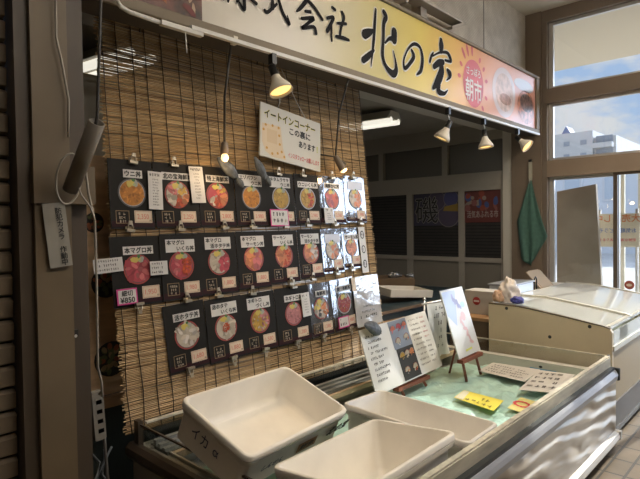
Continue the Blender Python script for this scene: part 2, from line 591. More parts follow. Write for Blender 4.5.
# buildings
m_bl = mat('pale_blue_facade', (0.82, 0.86, 0.92), 0.7)
m_blw = mat('pale_window', (0.62, 0.70, 0.80), 0.2)
ho = empty('house', (26.0, 9, -0.03), 'hazy pale blue building across the street, seen through the glass door', 'building')
MB().box(26.0, 34, -2, 18, -0.03, 4.3, m_bl).build('wall', parent=ho)
for k in range(8):
    yy = 1.0 + 1.7 * k
    wv = MB().box(25.92, 26.02, yy, yy + 0.85, 2.3, 3.5, mat('facade_trim', (0.80, 0.82, 0.86), 0.6)).build('window', parent=ho)
    MB().box(25.90, 25.93, yy + 0.1, yy + 0.75, 2.4, 3.4, m_blw).build('pane', parent=wv)
MB().box(25.8, 34.2, -2.2, 18.2, 4.28, 4.42, m_bl).build('roof', parent=ho)
ap = empty('apartment_building', (60, 17, -0.03), 'pale multi-storey apartment block in the distance beyond the window', 'building')
m_ap = mat('apartment_wall', (0.60, 0.59, 0.58), 0.7)
m_apd = mat('apartment_recess', (0.34, 0.36, 0.40), 0.5)
MB().box(60, 72, 17.0, 24.5, -0.03, 11.0, m_ap).box(60.5, 72, 14.9, 17.0, -0.03, 10.3, m_ap).build('wall', parent=ap)
for k in range(7):
    MB().box(59.6, 60.55, 15.1, 16.9, 1.0 + 1.35 * k, 1.5 + 1.35 * k, m_ap).box(60.45, 60.52, 15.2, 16.8, 1.55 + 1.35 * k, 2.3 + 1.35 * k, m_apd).build('balcony', parent=ap)
    for j in range(4):
        MB().box(59.95, 60.02, 17.6 + 1.7 * j, 18.2 + 1.7 * j, 1.5 + 1.35 * k, 2.0 + 1.35 * k, m_apd).build('window', parent=ap)
MB().prism([(60, 19.2, 11.0), (60, 20.1, 11.0), (60, 19.65, 11.8)], (2, 0, 0), mat('roof_blue', (0.2, 0.25, 0.4), 0.6)).build('roof', parent=ap)

# added fill lamps, unseen above the camera, shining down and up
for k, ((lx, ly, lz), wt) in enumerate(HALL_FILL_LAMPS):
    lb = MB().box(lx - 0.65, lx + 0.65, ly - 0.04, ly + 0.04, lz + 0.02, lz + 0.05, m_white).tube([(lx - 0.5, ly, lz + 0.05), (lx - 0.5, ly, 3.46)], 0.006, m_alu, 6).tube([(lx + 0.5, ly, lz + 0.05), (lx + 0.5, ly, 3.46)], 0.006, m_alu, 6)
    fo = lb.build('added_ceiling_light', label=('added unseen white batten giving fill light over the freezer', 'added unseen white batten giving fill light behind the viewer', 'added unseen white batten giving fill light by the shutter')[k], cat='light', group='added hall fill lights', origin=(lx, ly, lz))
    la = bpy.data.lights.new('batten', 'AREA')
    la.shape = 'RECTANGLE'
    la.size, la.size_y = 1.3, 0.16
    la.energy = wt
    la.color = (1.0, 0.93, 0.84)
    lo = bpy.data.objects.new('hall_fill_light', la)
    col.objects.link(lo)
    lo.location = (lx, ly, lz)
    lo2 = bpy.data.objects.new('hall_fill_uplight', la.copy())
    lo2.data.energy = wt * 1.6
    col.objects.link(lo2)
    lo2.location = (lx, ly, lz + 0.06)
    lo2.rotation_euler = (R(180), 0, 0)

# fluorescent fitting on the shop ceiling, seen through the blind and beside it
m_tubeglow = mat('tube_glow', (0.9, 0.9, 0.85), 0.5, emit=(1.0, 0.95, 0.82), estr=0.85)
for k, (a, b) in enumerate((((1.40, 3.38), (1.50, 2.76)), ((4.02, 3.45), (4.09, 2.86)))):
    A, B = Vector((a[0], a[1], 2.355)), Vector((b[0], b[1], 2.355))
    d = (B - A).normalized()
    s_ = Vector((d.y, -d.x, 0)) * 0.13
    body = MB().prism([A + s_, A - s_, A - s_ * 0.6 + Z * 0.075, A + s_ * 0.6 + Z * 0.075], B - A, m_white)
    fx = body.build('fluorescent_fitting', label=('lit fluorescent fitting on the shop ceiling behind the left of the blind', 'lit fluorescent fitting on the shop ceiling right of the blind')[k], cat='light', group='shop ceiling lights', origin=A)
    for q_ in (-0.55, 0.55):
        MB().tube([A + s_ * q_ - Z * 0.012, B + s_ * q_ - Z * 0.012], 0.03, m_tubeglow).build('lamp_tube', parent=fx)
    la = bpy.data.lights.new('fitting', 'AREA')
    la.shape = 'RECTANGLE'
    la.size, la.size_y = 0.6, 0.1
    la.energy = SHOP_LAMP_W
    la.color = (1.0, 0.93, 0.8)
    lo = bpy.data.objects.new('fitting_light', la)
    col.objects.link(lo)
    lo.location = (A + B) / 2 - Z * 0.05
    lo.rotation_euler = (0, 0, math.atan2(d.y, d.x))

# ------------------------------------------------------------------ the shop sign
# brush strokes: (x, z, width) in metres on the sign face
STROKES = {
    'kita': [[(2.649, 2.704, 0.01), (2.639, 2.625, 0.014), (2.625, 2.509, 0.014), (2.607, 2.413, 0.01), (2.597, 2.345, 0.003)], [(2.63, 2.573, 0.008), (2.579, 2.546, 0.026), (2.536, 2.524, 0.032)], [(2.624, 2.448, 0.01), (2.568, 2.4, 0.022), (2.519, 2.366, 0.022)], [(2.733, 2.712, 0.019), (2.754, 2.687, 0.021), (2.731, 2.639, 0.017), (2.724, 2.544, 0.015), (2.714, 2.437, 0.017), (2.748, 2.377, 0.017), (2.82, 2.344, 0.026), (2.857, 2.368, 0.024), (2.858, 2.416, 0.013), (2.832, 2.491, 0.004)], [(2.843, 2.616, 0.032), (2.839, 2.567, 0.034)], [(2.839, 2.567, 0.026), (2.787, 2.559, 0.013), (2.742, 2.522, 0.008)]],
    'no': [[(3.045, 2.545, 0.013), (3.071, 2.512, 0.018), (3.034, 2.465, 0.016), (2.973, 2.413, 0.015), (2.95, 2.419, 0.013), (2.954, 2.47, 0.009), (3.005, 2.547, 0.009), (3.076, 2.595, 0.013), (3.149, 2.587, 0.014), (3.179, 2.519, 0.018), (3.157, 2.435, 0.018), (3.104, 2.395, 0.006)]],
    'takara': [[(3.431, 2.706, 0.023), (3.434, 2.668, 0.034), (3.425, 2.626, 0.02)], [(3.274, 2.52, 0.013), (3.295, 2.563, 0.013), (3.321, 2.593, 0.007)], [(3.31, 2.566, 0.007), (3.407, 2.613, 0.009), (3.508, 2.636, 0.014), (3.553, 2.615, 0.021), (3.569, 2.584, 0.012), (3.484, 2.575, 0.011)], [(3.33, 2.497, 0.022), (3.395, 2.537, 0.027), (3.455, 2.554, 0.023)], [(3.417, 2.54, 0.029), (3.432, 2.487, 0.038), (3.386, 2.41, 0.04), (3.317, 2.344, 0.016)], [(3.393, 2.383, 0.025), (3.387, 2.332, 0.027), (3.465, 2.329, 0.016), (3.515, 2.36, 0.006)], [(3.517, 2.51, 0.016), (3.551, 2.488, 0.028), (3.544, 2.461, 0.014), (3.502, 2.432, 0.005)]],
    'kai': [[(2.042, 2.581, 0.015), (1.991, 2.523, 0.013), (1.962, 2.498, 0.007)], [(2.046, 2.579, 0.013), (2.1, 2.554, 0.013), (2.16, 2.509, 0.011)], [(2.028, 2.516, 0.01), (2.064, 2.523, 0.012)], [(1.998, 2.47, 0.01), (2.09, 2.496, 0.013), (2.039, 2.453, 0.01), (2.001, 2.42, 0.01), (2.089, 2.449, 0.012), (2.106, 2.421, 0.014)]],
    'sha': [[(2.244, 2.599, 0.011), (2.267, 2.593, 0.012)], [(2.201, 2.529, 0.011), (2.252, 2.546, 0.012), (2.233, 2.508, 0.013), (2.2, 2.457, 0.015)], [(2.233, 2.514, 0.011), (2.235, 2.411, 0.009)], [(2.289, 2.523, 0.01), (2.361, 2.539, 0.011)], [(2.328, 2.595, 0.012), (2.342, 2.568, 0.014), (2.317, 2.506, 0.011), (2.306, 2.459, 0.011)], [(2.273, 2.445, 0.011), (2.335, 2.451, 0.014), (2.384, 2.451, 0.01)]],
    'shiki': [[(1.739, 2.523, 0.01), (1.805, 2.55, 0.011), (1.879, 2.583, 0.01)], [(1.827, 2.594, 0.011), (1.83, 2.539, 0.011), (1.859, 2.466, 0.013), (1.906, 2.416, 0.012), (1.893, 2.457, 0.004)], [(1.741, 2.439, 0.01), (1.761, 2.437, 0.011), (1.821, 2.493, 0.008)], [(1.796, 2.523, 0.012), (1.791, 2.465, 0.014)], [(1.754, 2.504, 0.01), (1.826, 2.532, 0.01)], [(1.875, 2.616, 0.01), (1.901, 2.609, 0.013)]],
    'kabu': [[(1.525, 2.497, 0.012), (1.52, 2.444, 0.012), (1.517, 2.415, 0.007)], [(1.496, 2.459, 0.009), (1.561, 2.491, 0.01)], [(1.517, 2.455, 0.008), (1.491, 2.418, 0.007)], [(1.524, 2.457, 0.008), (1.553, 2.449, 0.008)], [(1.614, 2.532, 0.011), (1.611, 2.466, 0.012), (1.611, 2.406, 0.011), (1.582, 2.431, 0.007)], [(1.576, 2.484, 0.009), (1.659, 2.52, 0.011)], [(1.591, 2.519, 0.008), (1.648, 2.543, 0.01)], [(1.609, 2.483, 0.011), (1.567, 2.43, 0.007)], [(1.617, 2.486, 0.009), (1.651, 2.469, 0.012), (1.685, 2.456, 0.011)]],
}
m_frame = mat('sign_frame', (0.22, 0.175, 0.12), 0.6)
m_ink = mat('sign_ink', (0.022, 0.021, 0.023), 0.7, spec=0.1)
m_outl = mat('sign_outline', (0.80, 0.78, 0.72), 0.5)
m_face = bpy.data.materials.new('sign_print')
m_face.use_nodes = True
_t = m_face.node_tree
_b = _t.nodes['Principled BSDF']
_b.inputs['Roughness'].default_value = 0.3
_c = _t.nodes.new('ShaderNodeTexCoord')
_s = _t.nodes.new('ShaderNodeSeparateXYZ')
_t.links.new(_c.outputs['Object'], _s.inputs[0])
_n = _t.nodes.new('ShaderNodeTexNoise')
_n.inputs['Scale'].default_value = 1.6
_t.links.new(_c.outputs['Object'], _n.inputs['Vector'])
_ma = _t.nodes.new('ShaderNodeMath')
_ma.operation = 'MULTIPLY_ADD'
_ma.inputs[1].default_value = 0.5
_t.links.new(_n.outputs[0], _ma.inputs[0])
_t.links.new(_s.outputs['X'], _ma.inputs[2])
_mr = _t.nodes.new('ShaderNodeMapRange')
_mr.inputs['From Min'].default_value = 1.25 - 3.1
_mr.inputs['From Max'].default_value = 5.4 - 3.1
_t.links.new(_ma.outputs[0], _mr.inputs[0])
_r = _t.nodes.new('ShaderNodeValToRGB')
e = _r.color_ramp.elements
e[0].position = 0.22
e[0].color = (0.62, 0.58, 0.50, 1)
e[1].position = 1.0
e[1].color = (0.80, 0.42, 0.34, 1)
for p, c in ((0.38, (0.66, 0.58, 0.26, 1)), (0.52, (0.78, 0.62, 0.16, 1)), (0.63, (0.82, 0.52, 0.16, 1)), (0.72, (0.80, 0.40, 0.20, 1)), (0.82, (0.82, 0.46, 0.36, 1))):
    q = e.new(p)
    q.color = c
_t.links.new(_mr.outputs[0], _r.inputs[0])
_t.links.new(_r.outputs[0], _b.inputs['Base Color'])

sg = empty('shop_sign', (3.1, 2.0, 2.27), 'long shop signboard with brushed lettering, yellow fading to orange, above the stall', 'sign')
fm = MB()
fm.box(0.60, 5.27, 2.0, 2.13, 2.24, 2.80, m_frame)
fm.box(0.60, 5.27, 1.972, 2.0, 2.236, 2.284, m_frame).box(0.60, 5.27, 1.972, 2.0, 2.775, 2.80, m_frame).box(5.20, 5.27, 1.972, 2.0, 2.284, 2.775, m_frame)
fm.build('frame', parent=sg, bevel=0.006)
MB().box(0.60, 5.27, 1.985, 2.13, 2.2345, 2.2355, mat('beam_shaded', (0.05, 0.038, 0.028), 0.7)).build('underside', parent=sg)  # thin dark sheet painting the shade under the sign
MB().box(1.375, 5.20, 1.990, 2.0, 2.284, 2.775, m_face).build('face', parent=sg)
to3 = lambda yy: (lambda x, z: (x, yy, z))
for nm, st in (('kita', STROKES['kita']), ('no', STROKES['no']), ('takara', STROKES['takara']), ('kai', STROKES['kai']), ('sha', STROKES['sha']), ('shiki', STROKES['shiki']), ('kabu', STROKES['kabu'])):
    big = nm in ('kita', 'no', 'takara')
    mb = MB()
    for qi, q in enumerate(st):
        q2 = [(a, b, c * (1.85 if big else 1.75)) for a, b, c in q]
        mb.ribbon(q2, to3(1.9895 - 0.0002 * qi), m_outl, 0.009 if big else 0.003, to3(1.9894 - 0.0002 * qi))
        mb.ribbon(q2, to3(1.9865 - 0.0003 * qi), m_ink, 0.0, to3(1.98635 - 0.0003 * qi))
    mb.build('lettering', parent=sg)
# red sun emblem with the market's name
m_sun = mat('emblem_red', (0.62, 0.13, 0.16), 0.4)
m_wht = mat('print_white', (0.82, 0.79, 0.76), 0.4)
em = MB()
em.disc((3.93, 1.988, 2.487), X, Z, 0.172, 0.188, m_sun, 28)
for a in (95, 112, 128, 150, 62, 40, -20, -48, -75, 15, 175):
    ca, sa = math.cos(R(a)), math.sin(R(a))
    d = 0.262 if a > 90 and a < 140 else 0.232
    em.disc((3.93 + ca * d, 1.988, 2.487 + sa * d), (ca, 0, sa), (-sa, 0, ca), 0.05 if a > 90 and a < 140 else 0.026, 0.017, m_sun, 10)
em.text((3.93, 1.9865, 2.36), X, Z, 0.19, '朝市', m_wht, 0.018, 'c', fit=0.27)
em.text((3.93, 1.9865, 2.552), X, Z, 0.072, 'さっぽろ', m_wht, 0.03, 'c', fit=0.235)
em.build('emblem', parent=sg)
# two printed bowls at the right end, photo panel at the left end
bw = MB()
bw.disc((4.50, 1.9885, 2.515), X, Z, 0.235, 0.215, mat('bowl_print_white', (0.72, 0.62, 0.64), 0.3), 30)
bw.disc((4.50, 1.9880, 2.515), X, Z, 0.18, 0.165, mat('rice_print', (0.66, 0.50, 0.46), 0.35, noise=0.3, nscale=16), 26)
bw.disc((4.52, 1.9875, 2.46), X, Z, 0.12, 0.05, mat('rice_shade', (0.42, 0.24, 0.19), 0.35, noise=0.4, nscale=30), 20)
bw.disc((4.98, 1.9885, 2.46), X, Z, 0.20, 0.155, mat('dish_print', (0.55, 0.22, 0.14), 0.3, noise=0.6, nscale=20), 26)
bw.disc((4.99, 1.9880, 2.50), X, Z, 0.15, 0.085, mat('dish_print_dark', (0.16, 0.10, 0.09), 0.3, noise=0.9, nscale=28), 20)
bw.disc((4.93, 1.9885, 2.655), X, Z, 0.22, 0.055, mat('cup_print', (0.60, 0.58, 0.62), 0.3), 20)
bw.build('bowl_print', parent=sg)
MB().box(0.64, 1.375, 1.990, 2.0, 2.284, 2.775, mat('photo_print', (0.10, 0.035, 0.025), 0.3, noise=0.95, nscale=14)).build('photo_panel', parent=sg)
pp = MB()
rg = random.Random(3)
for _ in range(26):
    pp.disc((rg.uniform(1.12, 1.36), 1.9885 - _ * 0.00005, rg.uniform(2.31, 2.55)), X, Z, rg.uniform(0.012, 0.04), rg.uniform(0.008, 0.03), mat(*[('print_orange', (0.42, 0.14, 0.05)), ('print_maroon', (0.16, 0.03, 0.03)), ('print_cream', (0.50, 0.36, 0.25)), ('print_char', (0.04, 0.02, 0.02))][rg.randrange(4)]), 9, rg.uniform(0, 3), 0.25, rg)
pp.build('food_print', parent=sg)

# lamp track, conduit and the tube batten below the sign
m_track = mat('white_track', (0.70, 0.68, 0.64), 0.4)
tr = MB()
tr.box(1.28, 5.16, 1.928, 1.950, 2.213, 2.230, m_track)
tr.build('lamp_track', label='long white lamp track under the shop sign', cat='track')
MB().tube([(0.955, 1.945, 2.6), (0.955, 1.945, 2.25), (0.975, 1.945, 2.222), (1.01, 1.945, 2.212), (1.14, 1.945, 2.207)], 0.009, m_track).build('conduit', label='thin white conduit bending under the left end of the sign', cat='pipe')
MB().box(1.14, 1.34, 1.930, 1.955, 2.196, 2.216, m_track).tube([(1.255, 1.94, 2.2), (1.26, 1.94, 2.11)], 0.0028, m_track, 6).build('tube_batten', label='slim white batten lamp with pull cord under the sign, at the conduit end', cat='lamp', bevel=0.004)
# metal awning bracket on the wall over the sign
ab = empty('awning_bracket', (3.4, 2.14, 2.8), 'grey metal bracket arm folded against the wall above the sign', 'bracket')
m_brk = mat('bracket_paint', (0.45, 0.40, 0.33), 0.5, 0.2)
MB().box(3.0, 3.82, 2.0, 2.10, 2.93, 2.955, m_brk).box(3.0, 3.03, 2.0, 2.10, 2.86, 2.955, m_brk).build('arm', parent=ab, bevel=0.004)
MB().box(3.28, 3.36, 2.06, 2.14, 2.80, 3.2, m_brk).build('post', parent=ab)
MB().prism([(3.62, 2.0, 2.84), (3.84, 2.0, 2.93), (3.84, 2.0, 2.955), (3.62, 2.0, 2.865)], (0, 0.13, 0), m_brk).build('foot', parent=ab)

# spotlights
m_shade = mat('spot_shade', (0.72, 0.66, 0.55), 0.45)
m_bulb = mat('spot_glow', (1.0, 0.8, 0.5), 0.5, emit=(1.0, 0.58, 0.17), estr=1.7)
for k, (x, zc, ax) in enumerate(((1.745, 2.068, Vector((0.10, -0.40, -1))), (3.44, 2.030, Vector((-0.22, 0.40, -0.9))), (4.00, 2.032, Vector((0.0, -0.12, -1))), (4.66, 2.060, Vector((0.0, -0.72, -0.65))))):
    ax.normalize()
    top = Vector((x, 1.94, 2.213))
    neck = Vector((x, 1.935, zc + 0.065))
    root = empty('spotlight', top, ('lit cream spotlight hanging over the white eat-in notice', 'cream spotlight on the track, first to the right of the blind', 'cream spotlight on the track, middle of the three beside the blind', 'cream spotlight on the track, nearest the right pillar')[k], 'lamp', 'spotlights on the track')
    MB().box(x - 0.014, x + 0.014, 1.925, 1.955, 2.165, 2.216, m_black).tube([(x, 1.94, 2.17), neck + Z * 0.03], 0.007, m_steel, 8).build('stem', parent=root)
    MB().lathe(neck, ax, [(-0.025, 0.006), (-0.025, 0.019), (0.035, 0.021)], m_black, 14).build('socket', parent=root)
    MB().lathe(neck, ax, [(0.03, 0.022), (0.05, 0.027), (0.095, 0.055), (0.118, 0.061), (0.118, 0.058), (0.10, 0.052)], m_shade, 22).build('lamp_shade', parent=root)
    MB().lathe(neck, ax, [(0.104, 0.054), (0.112, 0.035), (0.115, 0.001)], m_bulb, 20).build('bulb', parent=root)
    ld = bpy.data.lights.new('spot', 'SPOT')
    ld.energy = SPOT_W
    ld.spot_size = R(105)
    ld.spot_blend = 0.6
    ld.color = (1.0, 0.66, 0.32)
    ld.shadow_soft_size = 0.05
    lo = bpy.data.objects.new('spot_light', ld)
    col.objects.link(lo)
    lo.location = neck + ax * 0.125
    lo.rotation_euler = (-ax).to_track_quat('Z', 'Y').to_euler()
m_cord = mat('dark_cord', (0.05, 0.045, 0.04), 0.5)
m_sb = mat('small_bulb_glow', (1, 0.85, 0.6), 0.4, emit=(1.0, 0.70, 0.32), estr=1.8)
pb_ = empty('pendant_bulb', (1.57, 2.09, 2.236), 'small bare lit bulb on a long dark cord before the blind', 'lamp')
MB().tube([(1.545, 2.0, 2.25), (1.55, 2.07, 2.0), (1.566, 2.10, 1.76)], 0.006, m_cord, 6).box(1.535, 1.558, 1.97, 2.0, 2.225, 2.26, m_shade).build('cord', parent=pb_)
MB().lathe((1.567, 2.10, 1.79), -Z, [(0, 0.008), (0.01, 0.017), (0.055, 0.019), (0.062, 0.016)], m_bronze, 14).build('socket', parent=pb_)
MB().lathe((1.567, 2.10, 1.73), -Z, [(0, 0.010), (0.010, 0.017), (0.022, 0.019), (0.035, 0.013), (0.040, 0.002)], m_sb, 14).build('bulb', parent=pb_)
cl_ = empty('clip_lamp', (2.47, 2.15, 2.236), 'small lit clip lamp on a dark cord near the right edge of the blind', 'lamp')
MB().tube([(2.40, 2.0, 2.25), (2.42, 2.1, 2.05), (2.44, 2.15, 1.80)], 0.006, m_cord, 6).tube([(2.33, 2.17, 1.80), (2.44, 2.15, 1.795), (2.55, 2.16, 1.76)], 0.005, m_cord, 6).build('cord', parent=cl_)
MB().lathe((2.435, 2.15, 1.80), Vector((0.25, -0.25, -0.6)), [(0, 0.012), (0.01, 0.017), (0.085, 0.024), (0.1, 0.027)], m_bronze, 14).build('socket', parent=cl_)
av = Vector((0.25, -0.25, -0.6)).normalized()
MB().lathe(Vector((2.435, 2.15, 1.80)) + av * 0.098, av, [(0, 0.024), (0.012, 0.02), (0.018, 0.002)], m_sb, 14).build('bulb', parent=cl_)
for p_, e_ in (((1.567, 2.05, 1.66), 1.2), ((2.48, 2.09, 1.70), 1.0)):
    ld = bpy.data.lights.new('bulb', 'POINT')
    ld.energy = e_
    ld.color = (1.0, 0.68, 0.36)
    ld.shadow_soft_size = 0.03
    lo = bpy.data.objects.new('bulb_light', ld)
    col.objects.link(lo)
    lo.location = p_

# ------------------------------------------------------------------ the reed blind and what hangs on it
TV = Vector((0, -0.2, -1.83)).normalized()
NV = X.cross(-TV).normalized()           # out of the blind, towards the alley
B0 = Vector((0, 2.3, 2.33))


def bp(s_, t_, off=0.0):
    return B0 + X * s_ + TV * t_ + NV * off


reeds = [mat('reed_%d' % k, c, 0.55, noise=0.35, nscale=1.0, nstretch=(14, 300, 300)) for k, c in enumerate(((0.36, 0.24, 0.115), (0.42, 0.285, 0.145), (0.30, 0.19, 0.09), (0.50, 0.36, 0.20), (0.19, 0.115, 0.055)))]
rb = random.Random(11)
bl = MB()
T_END = 1.84
n_r = 262
for i in range(n_r):
    t0 = 0.02 + (T_END - 0.02) * i / n_r
    h_ = (T_END / n_r) * rb.uniform(0.86, 1.0)
    sk = 0.028 * max(0.0, i / n_r - 0.35)
    x0, x1 = 1.03 + rb.uniform(-0.012, 0.008), 2.850 + sk + rb.uniform(-0.01, 0.012)
    m_ = reeds[rb.choices(range(5), (5, 5, 4, 2, 2))[0]]
    ph, am = rb.uniform(0, 6), rb.uniform(0.0006, 0.0028)
    K = 9
    top, bot = [], []
    dz = rb.uniform(-0.001, 0.001)
    for k in range(K + 1):
        s_ = x0 + (x1 - x0) * k / K
        wv = am * math.sin(ph + k * 1.7)
        of = 0.002 * math.sin(s_ * 5 + 1) + rb.uniform(-0.0008, 0.0012)
        top.append((s_, t0 + wv + dz * k / K, of))
        bot.append((s_, t0 + wv + h_ + dz * k / K, of))
    vv = [bp(*p) for p in top] + [bp(*p) for p in bot] + [bp(a, (b + c_) / 2, o_ + 0.0032) for (a, b, o_), (_, c_, _) in zip(top, bot)]
    n1 = K + 1
    fs = []
    for k in range(K):
        fs += [(k, k + 1, 2 * n1 + k + 1, 2 * n1 + k), (2 * n1 + k, 2 * n1 + k + 1, n1 + k + 1, n1 + k)]
    bl.add(vv, fs, m_)
blind = bl.build('reed_blind', label='large tan reed blind hanging behind the freezer, covered with menu cards', cat='blind', origin=bp(1.95, 0.0))
MB().tube([bp(1.0, 0.012, 0.004), bp(2.90, 0.012, 0.004)], 0.009, reeds[3], 8).build('top_rod', parent=blind)
bd = [1.05, 1.115, 1.19, 1.255, 1.34, 1.43, 1.50, 1.575, 1.64, 1.73, 1.815, 1.90, 1.99, 2.08, 2.165, 2.25, 2.335, 2.43, 2.52, 2.61, 2.70, 2.78, 2.85]
m_bind = mat('binding_string', (0.06, 0.046, 0.034), 0.7)
for s_ in bd:
    pts = [bp(s_ + 0.006 * math.sin(k * 1.3 + s_ * 40) * (k / 22), 0.0 + T_END * k / 22, 0.0058) for k in range(23)]
    MB().tube(pts, 0.0020, m_bind, 5).build('binding_string', parent=blind)
for s_ in (1.235, 1.94, 2.6):
    MB().tube([bp(s_, 0.05, 0.008), bp(s_ + 0.012, -0.03, 0.012), bp(s_ + 0.02, -0.075, 0.0), bp(s_ + 0.03, -0.03, 0.012), bp(s_ + 0.035, 0.03, 0.008)], 0.004, m_bind, 6).build('hanging_tie', parent=blind)

UY = -TV
m_card = mat('card_black', (0.020, 0.018, 0.016), 0.6, spec=0.12, bump=0.30, bscale=9)
m_card2 = mat('card_black_creased', (0.028, 0.026, 0.028), 0.25, coat=1.0, bump=0.38, bscale=9)
m_paper = mat('label_paper', (0.62, 0.60, 0.58), 0.45)
m_txt = mat('print_black', (0.02, 0.02, 0.02), 0.6)
m_red = mat('print_red', (0.60, 0.05, 0.06), 0.5)
m_pink = mat('print_magenta', (0.62, 0.05, 0.25), 0.5)
m_price = mat('price_paper', (0.66, 0.54, 0.40), 0.5)
m_pline = mat('price_border', (0.42, 0.22, 0.14), 0.5)
m_gold = mat('seal_gold', (0.22, 0.15, 0.07), 0.5)
m_maroon = mat('card_maroon', (0.035, 0.014, 0.017), 0.6, spec=0.1)
C_ = dict(uni=(0.62, 0.24, 0.03), uni2=(0.55, 0.33, 0.05), uni3=(0.66, 0.26, 0.02), tuna=(0.48, 0.07, 0.09), tunal=(0.58, 0.16, 0.16), salmon=(0.68, 0.24, 0.09), ikura=(0.58, 0.09, 0.025), hotate=(0.58, 0.50, 0.40), egg=(0.72, 0.56, 0.12),
          green=(0.07, 0.20, 0.05), wasabi=(0.45, 0.50, 0.24), bowlr=(0.38, 0.06, 0.05), bowlk=(0.09, 0.085, 0.085), bowlw=(0.48, 0.47, 0.46), crab=(0.62, 0.14, 0.07), rice=(0.66, 0.60, 0.55), daikon=(0.40, 0.42, 0.36), neg=(0.52, 0.20, 0.19))
cm = lambda k: mat('dish_' + k, tuple(0.78 * q for q in C_[k]), 0.45)


def dish(mb, at_, r, spec, rg, rx=1.0):
    """a printed bowl: rim colour, then sectors of toppings"""
    rim, secs = spec
    lay = [0.0022]

    def put(x, y, a, b, m_, n=10, rot=0, wob=0.0):
        lay[0] += 0.00004
        mb.disc(at_(x * rx, y, lay[0]), X, UY, a * rx, b, m_, n, rot, wob, rg)
    put(0, 0, r, r, cm(rim), 30)
    put(0, 0, r * 0.90, r * 0.90, cm('bowlk' if rim != 'bowlk' else 'bowlw'), 28)
    put(0, 0, r * 0.86, r * 0.86, cm(secs[0][0]), 26)
    for kind, a0, a1, size, cnt in secs:
        for _ in range(cnt):
            a = R(rg.uniform(a0, a1))
            q = r * 0.84 * math.sqrt(rg.uniform(0.03, 0.9))
            base = C_[kind]
            f = rg.choice((0.48, 0.62, 0.74, 0.85, 1.0))
            m_ = mat('dish_%s_%d' % (kind, int(f * 100)), tuple(min(1, v * f) for v in base), 0.4)
            put(q * math.cos(a), q * math.sin(a), r * size, r * size * rg.uniform(0.45, 0.8), m_, 8, a + rg.uniform(-0.5, 0.5), 0.15)
    # garnish at the top
    for k, x, y, s_ in (('egg', -0.22, 0.62, 0.25), ('egg', 0.02, 0.70, 0.2), ('daikon', 0.28, 0.66, 0.22), ('green', 0.10, 0.86, 0.13), ('wasabi', 0.16, 0.56, 0.12)):
        put(x * r, y * r, r * s_, r * s_ * 0.8, cm(k), 8, rg.uniform(0, 3), 0.25)


FULL = lambda k, size=0.13, cnt=60: (k, 0, 360, size, cnt)
D = {
    'uni': ('bowlk', [FULL('uni', 0.12, 80)]), 'uni2': ('bowlk', [FULL('uni3', 0.12, 70)]), 'uni3': ('bowlw', [FULL('uni2', 0.12, 70)]),
    'mix': ('bowlr', [FULL('hotate', 0.2, 14), ('tunal', 110, 190, 0.24, 9), ('uni2', 10, 70, 0.16, 12), ('ikura', 250, 310, 0.2, 16), ('salmon', 310, 360, 0.22, 8), ('hotate', 190, 250, 0.26, 7)]),
    'mix2': ('bowlr', [FULL('tuna', 0.2, 14), ('salmon', 300, 380, 0.25, 9), ('uni2', 20, 70, 0.16, 10), ('crab', 60, 110, 0.2, 8), ('hotate', 200, 250, 0.25, 7), ('ikura', 240, 300, 0.2, 14)]),
    'half': ('bowlw', [('uni2', 90, 270, 0.13, 40), ('ikura', -90, 90, 0.13, 44)]),
    'tuna': ('bowlr', [FULL('tuna', 0.30, 24), FULL('tunal', 0.2, 12)]),
    'tuna_ikura': ('bowlr', [('tuna', 90, 260, 0.26, 16), ('tunal', 100, 250, 0.2, 8), ('ikura', -80, 80, 0.13, 44)]),
    'tuna_hotate': ('bowlr', [('hotate', 80, 280, 0.24, 20), ('tuna', -80, 80, 0.26, 18)]),
    'tuna_salmon': ('bowlr', [('salmon', 70, 270, 0.26, 18), ('tunal', -90, 70, 0.26, 20)]),
    'salmon_ikura': ('bowlr', [('salmon', 80, 260, 0.26, 18), ('ikura', -100, 80, 0.13, 44)]),
    'salmon_hotate': ('bowlr', [('salmon', 90, 280, 0.26, 18), ('hotate', -80, 80, 0.24, 16)]),
    'salmon_mix': ('bowlk', [('hotate', 100, 240, 0.24, 14), ('salmon', -100, 100, 0.28, 18)]),
    'salmon': ('bowlk', [FULL('salmon', 0.28, 30)]),
    'crab': ('bowlk', [FULL('crab', 0.24, 20), ('tunal', 90, 270, 0.3, 14)]),
    'hotate': ('bowlr', [FULL('hotate', 0.30, 26), FULL('rice', 0.2, 10)]),
    'hotate_ikura': ('bowlr', [FULL('hotate', 0.26, 26)]),
    'neg_mix': ('bowlr', [('uni2', 100, 260, 0.15, 26), ('neg', -90, 90, 0.15, 26), FULL('hotate', 0.1, 12)]),
    'neg': ('bowlr', [FULL('neg', 0.13, 60)]),
    'kaisen': ('bowlr', [FULL('hotate', 0.24, 14), ('egg', 100, 180, 0.22, 8), ('salmon', -60, 60, 0.24, 10), ('bowlk', 200, 260, 0.2, 4)]),
    'dark': ('bowlw', [FULL('bowlr', 0.2, 30), FULL('neg', 0.1, 20), FULL('uni2', 0.06, 14)]),
}
